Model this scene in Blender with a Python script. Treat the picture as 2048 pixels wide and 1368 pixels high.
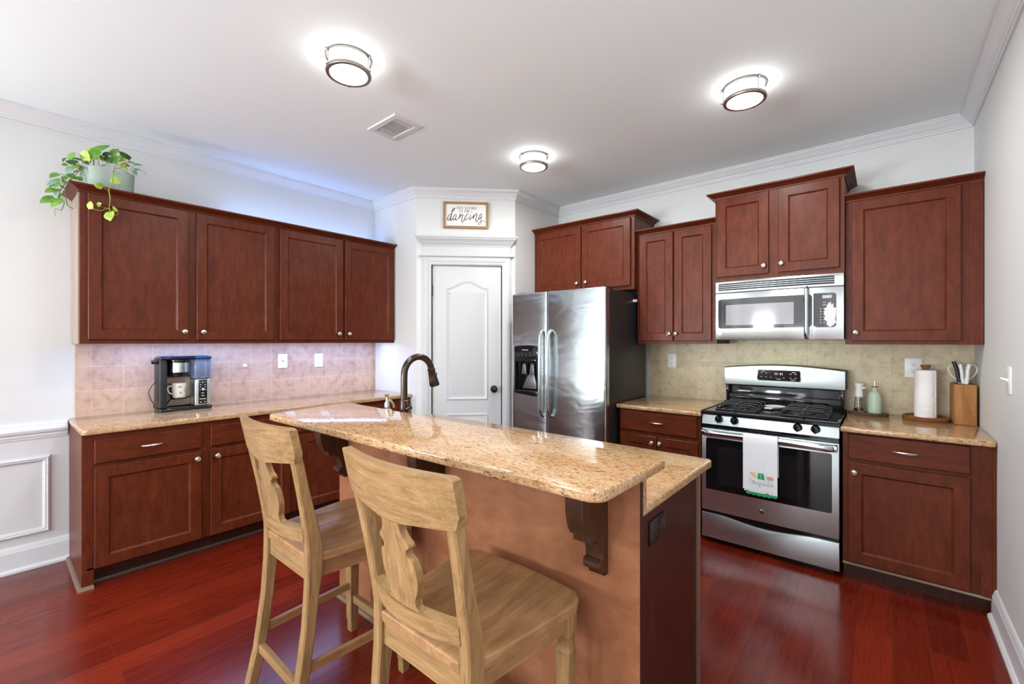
import bpy, bmesh, math, random
from mathutils import Vector, Matrix
PI = math.pi
random.seed(7)
for o in list(bpy.data.objects):
    bpy.data.objects.remove(o, do_unlink=True)
S = bpy.context.scene
COL = S.collection

# ------------------------------------------------------------------ camera, world, light, exposure
YAW = math.radians(40.1)
EYE = 1.355                      # eye height; the floor is z = 0
cam_d = bpy.data.cameras.new('camera')
cam_d.sensor_width = 36.0
cam_d.lens = 882.0 / 2048.0 * 36.0
cam_d.shift_y = -2.0 / 2048.0
cam_d.clip_start = 0.02
cam = bpy.data.objects.new('camera', cam_d)
COL.objects.link(cam)
cam.location = (0, 0, EYE)
cam.rotation_euler = (PI / 2, 0, YAW)
S.camera = cam

S.view_settings.view_transform = 'Standard'
S.view_settings.look = 'None'
S.view_settings.gamma = 1.0
S.view_settings.use_curve_mapping = False
S.view_settings.exposure = 0.06
S.cycles.use_denoising = True
S.cycles.max_bounces = 8
S.cycles.diffuse_bounces = 5
S.cycles.glossy_bounces = 4
S.cycles.transmission_bounces = 6
S.cycles.transparent_max_bounces = 8
S.cycles.sample_clamp_indirect = 6.0
S.cycles.caustics_reflective = False
S.cycles.caustics_refractive = False
S.cycles.blur_glossy = 0.5

W = bpy.data.worlds.new('daylight'); S.world = W; W.use_nodes = True
nt = W.node_tree
bg = nt.nodes['Background']
bg.inputs[0].default_value = (0.80, 0.90, 1.0, 1)
bg.inputs[1].default_value = 2.5

# room numbers (metres): pantry cuts the corner between the cooking wall and the coffee wall
XL, XR, YB, YF, ZC = -3.90, 0.42, 3.84, -5.2, 2.73
PAX, PAY = -3.235, 2.497         # pantry corner beside the coffee wall
PBX, PBY = -2.60, 3.132          # pantry corner beside the fridge
CT = 0.872                       # counter top
BT = 1.022                       # bar top

def area(name, loc, rot, sx, sy, power, color=(1, 1, 1), spread=PI):
    d = bpy.data.lights.new(name, 'AREA'); d.shape = 'RECTANGLE'
    d.size = sx; d.size_y = sy; d.energy = power; d.color = color; d.spread = spread
    o = bpy.data.objects.new(name, d); COL.objects.link(o)
    o.location = loc; o.rotation_euler = rot
    return o
# daylight coming through the windows and the glazed door behind the camera (the lamps stand just outside the panes; the side window is added)
DAY = (0.93, 0.975, 1.0)
area('daylight_window', (-2.65, YF - 0.16, 1.45), (PI / 2 + 0.9, 0, 0), 1.2, 1.7, 320, DAY)
area('daylight_glazed_door', (-0.85, YF - 0.16, 1.08), (PI / 2 + 0.9, 0, 0), 1.4, 2.0, 70, DAY)
area('added_side_daylight', (XL - 0.16, -2.75, 1.45), (PI / 2 + 0.5, 0, -PI / 2), 2.2, 1.6, 400, DAY)  # added side light to brighten the room, out of view

# ------------------------------------------------------------------ materials
def new_mat(name):
    m = bpy.data.materials.new(name); m.use_nodes = True
    n = m.node_tree.nodes; b = n['Principled BSDF']
    return m, m.node_tree, b
def plain(name, col, rough=0.5, metal=0.0, spec=0.5, trans=0.0, emit=None, es=0.0, coat=0.0, bump=None, ior=1.45):
    m, t, b = new_mat(name)
    b.inputs['Base Color'].default_value = (*col, 1)
    b.inputs['Roughness'].default_value = rough
    b.inputs['Metallic'].default_value = metal
    b.inputs['Specular IOR Level'].default_value = spec
    b.inputs['Transmission Weight'].default_value = trans
    b.inputs['IOR'].default_value = ior
    b.inputs['Coat Weight'].default_value = coat
    b.inputs['Coat Roughness'].default_value = 0.08
    if emit:
        b.inputs['Emission Color'].default_value = (*emit, 1)
        b.inputs['Emission Strength'].default_value = es
    if bump:
        sc, st = bump
        v = obj_coords(t)
        nz = node(t, 'ShaderNodeTexNoise', Scale=sc, Detail=3.0)
        t.links.new(v, nz.inputs['Vector'])
        add_bump(t, b, nz.outputs['Fac'], st)
    return m
def node(t, typ, **kw):
    n = t.nodes.new(typ)
    for k, v in kw.items():
        if k in n.inputs: n.inputs[k].default_value = v
        else: setattr(n, k, v)
    return n
def obj_coords(t, rnd=False, scale=None):
    tc = t.nodes.new('ShaderNodeTexCoord')
    out = tc.outputs['Object']
    if rnd:
        oi = t.nodes.new('ShaderNodeObjectInfo')
        mu = node(t, 'ShaderNodeMath', operation='MULTIPLY'); mu.inputs[1].default_value = 31.7
        t.links.new(oi.outputs['Random'], mu.inputs[0])
        ad = node(t, 'ShaderNodeVectorMath', operation='ADD')
        t.links.new(out, ad.inputs[0]); t.links.new(mu.outputs[0], ad.inputs[1])
        out = ad.outputs[0]
    if scale:
        mp = t.nodes.new('ShaderNodeMapping'); mp.inputs['Scale'].default_value = scale
        t.links.new(out, mp.inputs['Vector']); out = mp.outputs[0]
    return out
def ramp(t, fac, stops):
    r = t.nodes.new('ShaderNodeValToRGB'); e = r.color_ramp.elements
    while len(e) < len(stops): e.new(0.5)
    for k, (p, c) in enumerate(stops):
        e[k].position = p; e[k].color = (*c, 1) if len(c) == 3 else c
    t.links.new(fac, r.inputs[0])
    return r.outputs[0]
def mixc(t, fac, a, b, mode='MIX'):
    m = t.nodes.new('ShaderNodeMix'); m.data_type = 'RGBA'; m.blend_type = mode
    for sock, val in ((m.inputs[0], fac), (m.inputs[6], a), (m.inputs[7], b)):
        if hasattr(val, 'is_output'): t.links.new(val, sock)
        elif isinstance(val, (int, float)): sock.default_value = val
        else: sock.default_value = (*val, 1)
    return m.outputs[2]
def add_bump(t, b, h, strength, dist=0.01):
    bp = node(t, 'ShaderNodeBump', Strength=strength, Distance=dist)
    t.links.new(h, bp.inputs['Height']); t.links.new(bp.outputs[0], b.inputs['Normal'])

def wood(name, dark, mid, light, axis='z', freq=9.0, rough=0.3, coat=0.25, stretch=9.0, blotch=0.35, streak=None, bump=0.05):
    m, t, b = new_mat(name)
    sc = {'x': (1, stretch, stretch), 'y': (stretch, 1, stretch), 'z': (stretch, stretch, 1)}[axis]
    v = obj_coords(t, True, sc)
    n1 = node(t, 'ShaderNodeTexNoise', Scale=freq * 0.55, Detail=8.0, Roughness=0.62, Distortion=0.6)
    t.links.new(v, n1.inputs['Vector'])
    c = ramp(t, n1.outputs['Fac'], [(0.24, dark), (0.5, mid), (0.78, light)])
    v2 = obj_coords(t, True, (1.6, 1.6, 1.6))
    n2 = node(t, 'ShaderNodeTexNoise', Scale=3.2, Detail=4.0, Roughness=0.6, Distortion=1.2)
    t.links.new(v2, n2.inputs['Vector'])
    f2 = ramp(t, n2.outputs['Fac'], [(0.35, (0, 0, 0)), (0.7, (1, 1, 1))])
    mm = node(t, 'ShaderNodeMath', operation='MULTIPLY'); mm.inputs[1].default_value = blotch
    t.links.new(f2, mm.inputs[0])
    c = mixc(t, mm.outputs[0], c, tuple(x * 0.55 for x in mid), 'MIX')
    if streak:
        sc2 = {'x': (1, 34, 34), 'y': (34, 1, 34), 'z': (34, 34, 1)}[axis]
        v3 = obj_coords(t, True, sc2)
        n3 = node(t, 'ShaderNodeTexNoise', Scale=11.0, Detail=5.0, Roughness=0.7)
        t.links.new(v3, n3.inputs['Vector'])
        f3 = ramp(t, n3.outputs['Fac'], [(0.56, (0, 0, 0)), (0.68, (1, 1, 1))])
        m3 = node(t, 'ShaderNodeMath', operation='MULTIPLY'); m3.inputs[1].default_value = 0.5
        t.links.new(f3, m3.inputs[0])
        c = mixc(t, m3.outputs[0], c, streak)
    t.links.new(c, b.inputs['Base Color'])
    b.inputs['Roughness'].default_value = rough
    b.inputs['Coat Weight'].default_value = coat
    b.inputs['Coat Roughness'].default_value = 0.22
    b.inputs['Specular IOR Level'].default_value = 0.18
    add_bump(t, b, n1.outputs['Fac'], bump, 0.004)
    return m
def steel(name, col=0.6, rough=0.24, wave=0.0, brush=0.0, axis='x'):
    m, t, b = new_mat(name)
    b.inputs['Base Color'].default_value = (col * 0.90, col * 1.0, col * 1.02, 1)
    b.inputs['Metallic'].default_value = 1.0
    b.inputs['Roughness'].default_value = rough
    if wave:
        v2 = obj_coords(t, False, (1.6, 1.6, 3.2))
        n2 = node(t, 'ShaderNodeTexNoise', Scale=2.4, Detail=1.5, Distortion=1.0); t.links.new(v2, n2.inputs['Vector'])
        b2 = node(t, 'ShaderNodeBump', Strength=wave, Distance=0.05); t.links.new(n2.outputs['Fac'], b2.inputs['Height'])
        t.links.new(b2.outputs[0], b.inputs['Normal'])
    return m
def granite(name):
    m, t, b = new_mat(name)
    v = obj_coords(t)
    def nz(scale, det, sx=(1, 1, 1), rot=0.0, dist=0.0, rg=0.6):
        mp = t.nodes.new('ShaderNodeMapping'); mp.inputs['Scale'].default_value = sx; mp.inputs['Rotation'].default_value = (0, 0, rot)
        t.links.new(v, mp.inputs['Vector'])
        n = node(t, 'ShaderNodeTexNoise', Scale=scale, Detail=det, Roughness=rg, Distortion=dist)
        t.links.new(mp.outputs[0], n.inputs['Vector']); return n.outputs['Fac']
    c = ramp(t, nz(16, 6, (0.5, 1.1, 1), 0.3), [(0.32, (0.41, 0.215, 0.085)), (0.5, (0.50, 0.30, 0.145)), (0.7, (0.57, 0.39, 0.21))])
    f = ramp(t, nz(240, 3, (0.6, 1, 1), 0.2), [(0.48, (0, 0, 0)), (0.66, (1, 1, 1))])
    c = mixc(t, f, c, (0.60, 0.43, 0.255))
    f = ramp(t, nz(200, 4, (0.30, 1.2, 1), 0.25, 0.4), [(0.55, (0, 0, 0)), (0.63, (1, 1, 1))])
    c = mixc(t, f, c, (0.25, 0.12, 0.055))
    f = ramp(t, nz(150, 4, (0.28, 1.25, 1), 0.18, 0.6, 0.6), [(0.585, (0, 0, 0)), (0.64, (1, 1, 1))])
    c = mixc(t, f, c, (0.085, 0.042, 0.026))
    t.links.new(c, b.inputs['Base Color'])
    b.inputs['Roughness'].default_value = 0.09
    b.inputs['Specular IOR Level'].default_value = 0.6
    return m
def tiles(name, plane, offu, offv, c1, c2, grout):
    # square six inch wall tiles; plane 'x' = wall across X (uses x,z), 'y' = wall along Y (uses y,z)
    m, t, b = new_mat(name)
    tc = t.nodes.new('ShaderNodeTexCoord'); sp = t.nodes.new('ShaderNodeSeparateXYZ'); t.links.new(tc.outputs['Object'], sp.inputs[0])
    cb = t.nodes.new('ShaderNodeCombineXYZ')
    def off(sock, val):
        a = node(t, 'ShaderNodeMath', operation='ADD'); a.inputs[1].default_value = -val + 0.156 * 60
        t.links.new(sock, a.inputs[0]); return a.outputs[0]
    t.links.new(off(sp.outputs[0 if plane == 'x' else 1], offu), cb.inputs[0])
    t.links.new(off(sp.outputs[2], offv), cb.inputs[1])
    br = t.nodes.new('ShaderNodeTexBrick'); br.offset = 0.0; br.squash = 1.0
    for k, val in (('Scale', 1.0), ('Mortar Size', 0.0016), ('Mortar Smooth', 0.2), ('Bias', 0.0), ('Brick Width', 0.156), ('Row Height', 0.156)):
        br.inputs[k].default_value = val
    br.inputs['Color1'].default_value = (*c1, 1); br.inputs['Color2'].default_value = (*c2, 1); br.inputs['Mortar'].default_value = (*grout, 1)
    t.links.new(cb.outputs[0], br.inputs['Vector'])
    n1 = node(t, 'ShaderNodeTexNoise', Scale=17.0, Detail=8.0, Roughness=0.72, Distortion=0.15); t.links.new(tc.outputs['Object'], n1.inputs['Vector'])
    mott = ramp(t, n1.outputs['Fac'], [(0.3, (0.72, 0.66, 0.62)), (0.5, (1, 1, 1)), (0.72, (1.16, 1.15, 1.12))])
    c = mixc(t, 1.0, br.outputs['Color'], mott, 'MULTIPLY')
    t.links.new(c, b.inputs['Base Color'])
    b.inputs['Roughness'].default_value = 0.42
    iv = node(t, 'ShaderNodeMath', operation='SUBTRACT'); iv.inputs[0].default_value = 1.0; t.links.new(br.outputs['Fac'], iv.inputs[1])
    add_bump(t, b, iv.outputs[0], 0.4, 0.002)
    return m
def planks(name):
    m, t, b = new_mat(name)
    tc = t.nodes.new('ShaderNodeTexCoord'); sp = t.nodes.new('ShaderNodeSeparateXYZ'); t.links.new(tc.outputs['Object'], sp.inputs[0])
    cb = t.nodes.new('ShaderNodeCombineXYZ')
    ax = node(t, 'ShaderNodeMath', operation='ADD'); ax.inputs[1].default_value = -0.03 + 0.127 * 80; t.links.new(sp.outputs[0], ax.inputs[0])
    ay = node(t, 'ShaderNodeMath', operation='ADD'); ay.inputs[1].default_value = 12.3; t.links.new(sp.outputs[1], ay.inputs[0])
    t.links.new(ay.outputs[0], cb.inputs[0]); t.links.new(ax.outputs[0], cb.inputs[1])
    br = t.nodes.new('ShaderNodeTexBrick'); br.offset = 0.37; br.offset_frequency = 2
    for k, val in (('Scale', 1.0), ('Mortar Size', 0.0011), ('Mortar Smooth', 0.3), ('Bias', -0.1), ('Brick Width', 1.15), ('Row Height', 0.127)):
        br.inputs[k].default_value = val
    br.inputs['Color1'].default_value = (0.115, 0.0092, 0.0036, 1); br.inputs['Color2'].default_value = (0.19, 0.0185, 0.0065, 1); br.inputs['Mortar'].default_value = (0.15, 0.028, 0.013, 1)
    t.links.new(cb.outputs[0], br.inputs['Vector'])
    mp = t.nodes.new('ShaderNodeMapping'); mp.inputs['Scale'].default_value = (11, 1, 1); t.links.new(tc.outputs['Object'], mp.inputs['Vector'])
    n1 = node(t, 'ShaderNodeTexNoise', Scale=4.5, Detail=8.0, Roughness=0.66, Distortion=0.9); t.links.new(mp.outputs[0], n1.inputs['Vector'])
    gr = ramp(t, n1.outputs['Fac'], [(0.3, (0.70, 0.62, 0.62)), (0.5, (1, 1, 1)), (0.75, (1.25, 1.35, 1.3))])
    c = mixc(t, 1.0, br.outputs['Color'], gr, 'MULTIPLY')
    t.links.new(c, b.inputs['Base Color'])
    b.inputs['Roughness'].default_value = 0.20
    b.inputs['Specular IOR Level'].default_value = 0.45
    mp2 = t.nodes.new('ShaderNodeMapping'); mp2.inputs['Scale'].default_value = (5, 16, 1); t.links.new(tc.outputs['Object'], mp2.inputs['Vector'])
    n2 = node(t, 'ShaderNodeTexNoise', Scale=1.6, Detail=2.0); t.links.new(mp2.outputs[0], n2.inputs['Vector'])
    sb = node(t, 'ShaderNodeMath', operation='SUBTRACT'); t.links.new(n2.outputs['Fac'], sb.inputs[0]); t.links.new(br.outputs['Fac'], sb.inputs[1])
    add_bump(t, b, sb.outputs[0], 0.09, 0.004)
    return m
def paint(name, col, rough=0.6, bump=0.02):
    m, t, b = new_mat(name)
    v = obj_coords(t)
    n = node(t, 'ShaderNodeTexNoise', Scale=1.1, Detail=2.0); t.links.new(v, n.inputs['Vector'])
    c = ramp(t, n.outputs['Fac'], [(0.3, tuple(x * 0.985 for x in col)), (0.7, tuple(min(1, x * 1.01) for x in col))])
    t.links.new(c, b.inputs['Base Color']); b.inputs['Roughness'].default_value = rough
    b.inputs['Specular IOR Level'].default_value = 0.3
    n2 = node(t, 'ShaderNodeTexNoise', Scale=160.0, Detail=2.0); t.links.new(v, n2.inputs['Vector'])
    add_bump(t, b, n2.outputs['Fac'], bump, 0.002)
    return m
def glass_pane(name):
    m, t, b = new_mat(name)
    t.nodes.remove(b)
    tr = t.nodes.new('ShaderNodeBsdfTransparent'); gl = node(t, 'ShaderNodeBsdfGlossy', Roughness=0.02)
    fr = node(t, 'ShaderNodeFresnel', IOR=1.45); mx = t.nodes.new('ShaderNodeMixShader')
    t.links.new(fr.outputs[0], mx.inputs[0]); t.links.new(tr.outputs[0], mx.inputs[1]); t.links.new(gl.outputs[0], mx.inputs[2])
    t.links.new(mx.outputs[0], t.nodes['Material Output'].inputs[0])
    return m

M = {}
M['wall'] = paint('greige_wall_paint', (0.675, 0.685, 0.68))
M['ceil'] = paint('ceiling_paint', (0.835, 0.895, 0.92), 0.8)
M['trim'] = paint('white_trim_paint', (0.69, 0.70, 0.72), 0.35, 0.0)
M['trim_dimmed'] = paint('white_trim_paint_dimmed', (0.56, 0.57, 0.58), 0.4, 0.0)  # trim paint, colour darkened to offset strong light on the pantry door
M['wains'] = paint('white_wainscot_paint', (0.64, 0.65, 0.66), 0.45, 0.0)
M['floor'] = planks('cherry_floor_planks')
M['tileL'] = tiles('tan_wall_tile_coffee_wall', 'y', 0.582, 1.035, (0.50, 0.335, 0.25), (0.58, 0.41, 0.31), (0.66, 0.52, 0.42))
M['tileR'] = tiles('tan_wall_tile_cooking_wall', 'x', -1.514, 1.024, (0.53, 0.445, 0.285), (0.60, 0.51, 0.335), (0.47, 0.39, 0.26))  # same tile on both walls; each wall's light cast is put into its colours
M['gran'] = granite('gold_granite')
CD, CM_, CL = (0.066, 0.0110, 0.0038), (0.112, 0.0215, 0.0072), (0.160, 0.0365, 0.0125)
M['cab'] = wood('cherry_cabinet_wood', CD, CM_, CL, 'z', 14.0, 0.38, 0.03, 4.0, 0.4)
M['cabh'] = wood('cherry_cabinet_wood_crossgrain', CD, CM_, CL, 'x', 14.0, 0.38, 0.03, 4.0, 0.4)
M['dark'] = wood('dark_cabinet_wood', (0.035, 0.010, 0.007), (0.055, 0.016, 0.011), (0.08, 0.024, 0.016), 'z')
M['corbel'] = wood('brown_corbel_wood', (0.032, 0.013, 0.0075), (0.052, 0.021, 0.0115), (0.075, 0.032, 0.018), 'z', 9.0, 0.24, 0.3)
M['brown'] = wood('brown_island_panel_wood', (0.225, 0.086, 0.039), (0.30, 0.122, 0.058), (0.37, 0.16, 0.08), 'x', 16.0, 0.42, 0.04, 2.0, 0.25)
M['oak'] = wood('weathered_oak', (0.16, 0.082, 0.033), (0.32, 0.187, 0.078), (0.44, 0.282, 0.128), 'z', 9.0, 0.45, 0.05, 12.0, 0.4, (0.50, 0.41, 0.29), 0.12)
M['oakx'] = wood('weathered_oak_crossgrain', (0.16, 0.084, 0.034), (0.33, 0.196, 0.082), (0.46, 0.298, 0.136), 'x', 9.0, 0.45, 0.05, 12.0, 0.4, (0.52, 0.43, 0.31), 0.12)
M['oaky'] = wood('weathered_oak_seat', (0.19, 0.096, 0.043), (0.37, 0.20, 0.09), (0.52, 0.31, 0.145), 'y', 8.0, 0.34, 0.1, 9.0, 0.45, (0.40, 0.27, 0.15), 0.1)
M['acacia'] = wood('acacia_wood', (0.19, 0.07, 0.025), (0.38, 0.17, 0.055), (0.52, 0.28, 0.10), 'z', 7.0, 0.35, 0.1, 7.0, 0.2)
M['acaciax'] = wood('dark_acacia_wood', (0.10, 0.032, 0.013), (0.20, 0.072, 0.026), (0.36, 0.16, 0.06), 'x', 6.0, 0.35, 0.1, 6.0, 0.2)
M['bark'] = plain('dark_bark', (0.06, 0.035, 0.022), 0.8, bump=(60, 0.6))
M['frame'] = wood('oak_picture_frame', (0.27, 0.15, 0.06), (0.37, 0.22, 0.10), (0.45, 0.28, 0.14), 'x', 8, 0.6, 0.0)
M['rawwood'] = plain('raw_wood_strip', (0.30, 0.25, 0.16), 0.6)
M['toeshoe'] = plain('dark_shoe_moulding', (0.045, 0.026, 0.018), 0.4)
M['shoe'] = plain('brown_shoe_moulding', (0.19, 0.12, 0.085), 0.4)
M['steel'] = steel('brushed_stainless', 0.64, 0.38)
M['fsteel'] = steel('brushed_stainless_fridge_door', 0.60, 0.23, 0.08)
M['hsteel'] = steel('polished_steel_handle', 0.66, 0.17, 0.0, 0.0)
M['msteel'] = steel('microwave_steel', 0.68, 0.22)
M['nickel'] = plain('satin_nickel', (0.66, 0.62, 0.56), 0.28, 1.0)
M['lampnickel'] = plain('brushed_nickel_ring', (0.42, 0.40, 0.37), 0.34, 1.0)
M['bronze'] = plain('oil_rubbed_bronze', (0.075, 0.056, 0.048), 0.27, 0.9)
M['blackg'] = plain('black_gloss', (0.008, 0.008, 0.009), 0.08, 0, 0.5)
M['blackm'] = plain('black_satin', (0.016, 0.016, 0.017), 0.4)
M['fside'] = plain('black_fridge_side', (0.018, 0.018, 0.019), 0.33, bump=(220, 0.12))
M['oveng'] = plain('black_oven_glass', (0.006, 0.006, 0.007), 0.04, 0, 0.7)
M['micg'] = plain('dark_microwave_glass', (0.045, 0.045, 0.047), 0.06, 0, 0.8)
M['micw'] = plain('grey_microwave_window', (0.30, 0.30, 0.31), 0.10, 0, 0.8)
M['iron'] = plain('cast_iron', (0.03, 0.03, 0.032), 0.42, bump=(120, 0.2))
M['print'] = plain('pale_grey_print', (0.62, 0.62, 0.62), 0.5)
M['worn'] = plain('worn_keypad_patch', (0.66, 0.66, 0.66), 0.3, bump=(90, 0.4))
M['paddle'] = plain('grey_paddle', (0.17, 0.17, 0.17), 0.3, 0.6)
M['lcd'] = plain('grey_display', (0.36, 0.37, 0.38), 0.3)
M['digit'] = plain('lit_clock_digits', (0.9, 0.9, 0.9), 0.4, emit=(0.9, 0.95, 1), es=0.8)
M['white'] = plain('white_plastic', (0.82, 0.83, 0.84), 0.32)
M['slot'] = plain('outlet_slot', (0.03, 0.03, 0.03), 0.6)
M['bplate'] = plain('dark_brown_plate', (0.02, 0.011, 0.009), 0.3)
M['paper'] = plain('white_paper_towel', (0.86, 0.86, 0.86), 0.9, bump=(70, 0.5))
M['ceram'] = plain('sage_ceramic', (0.40, 0.52, 0.41), 0.3)
M['potm'] = plain('sage_pot', (0.37, 0.45, 0.395), 0.45)
M['soil'] = plain('potting_soil', (0.03, 0.02, 0.014), 0.95)
M['glass'] = plain('clear_glass', (1, 1, 1), 0.02, 0, 0.5, 1.0)
M['oil'] = plain('golden_oil', (0.80, 0.55, 0.02), 0.05, 0, 0.5, 0.25)
M['blue'] = plain('clear_blue_tank', (0.50, 0.66, 0.98), 0.05, 0, 0.5, 0.75)
M['lid_led_tint'] = plain('glossy_lid_led_reflection', (0.008, 0.05, 0.12), 0.15)  # the lid's blue LED reflection is put into its base colour
M['cork'] = plain('cork', (0.26, 0.11, 0.05), 0.7)
M['linen'] = plain('white_linen', (0.80, 0.83, 0.87), 0.85, bump=(300, 0.06))
M['green'] = plain('green_thread', (0.015, 0.36, 0.12), 0.8)
M['teal'] = plain('blue_green_thread', (0.22, 0.46, 0.50), 0.8)
M['yellow'] = plain('yellow_thread', (0.80, 0.55, 0.16), 0.8)
M['pink'] = plain('pink_thread', (0.72, 0.34, 0.26), 0.8)
M['signw'] = plain('white_sign_board', (0.82, 0.81, 0.77), 0.7)
M['ink'] = plain('black_sign_paint', (0.02, 0.02, 0.02), 0.7)
M['ink2'] = plain('grey_sign_paint', (0.16, 0.16, 0.17), 0.7)
M['blade'] = plain('knife_blade', (0.6, 0.6, 0.6), 0.2, 1.0)
M['whandle'] = plain('white_knife_handle', (0.78, 0.78, 0.76), 0.3)
M['bhandle'] = plain('black_knife_handle', (0.015, 0.015, 0.016), 0.35)
M['mug'] = plain('white_mug', (0.80, 0.78, 0.75), 0.25)
M['lamp'] = plain('lit_opal_glass', (0.9, 0.9, 0.9), 0.3, emit=(1.0, 0.98, 0.94), es=11.0)
M['led'] = plain('lit_blue_white_diode', (0.9, 0.9, 1), 0.3, emit=(0.62, 0.74, 1.0), es=60.0)
M['stone'] = plain('speckled_white_spoon_rest', (0.62, 0.62, 0.62), 0.4, bump=(90, 0.3))
M['pane'] = glass_pane('window_pane')
M['blind'] = plain('white_blind', (0.85, 0.85, 0.84), 0.6)
M['petal'] = plain('orange_leaf_tip', (0.42, 0.13, 0.03), 0.6)
def leafmat(name, a, b_):
    m, t, b = new_mat(name)
    v = obj_coords(t); n = node(t, 'ShaderNodeTexNoise', Scale=26.0, Detail=3.0); t.links.new(v, n.inputs['Vector'])
    c = ramp(t, n.outputs['Fac'], [(0.35, a), (0.65, b_)])
    t.links.new(c, b.inputs['Base Color']); b.inputs['Roughness'].default_value = 0.35
    b.inputs['Subsurface Weight'].default_value = 0.0
    return m
M['leaf1'] = leafmat('mid_green_leaf', (0.07, 0.20, 0.016), (0.17, 0.36, 0.04))
M['leaf2'] = leafmat('yellow_green_leaf', (0.27, 0.43, 0.05), (0.46, 0.58, 0.10))
M['leaf3'] = leafmat('dark_green_leaf', (0.02, 0.085, 0.014), (0.05, 0.16, 0.025))
M['leaf4'] = leafmat('blue_green_leaf_back', (0.16, 0.29, 0.21), (0.24, 0.38, 0.28))
M['vine'] = plain('green_vine', (0.13, 0.20, 0.05), 0.5)
M['vineb'] = plain('brown_vine', (0.16, 0.10, 0.04), 0.6)

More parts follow.
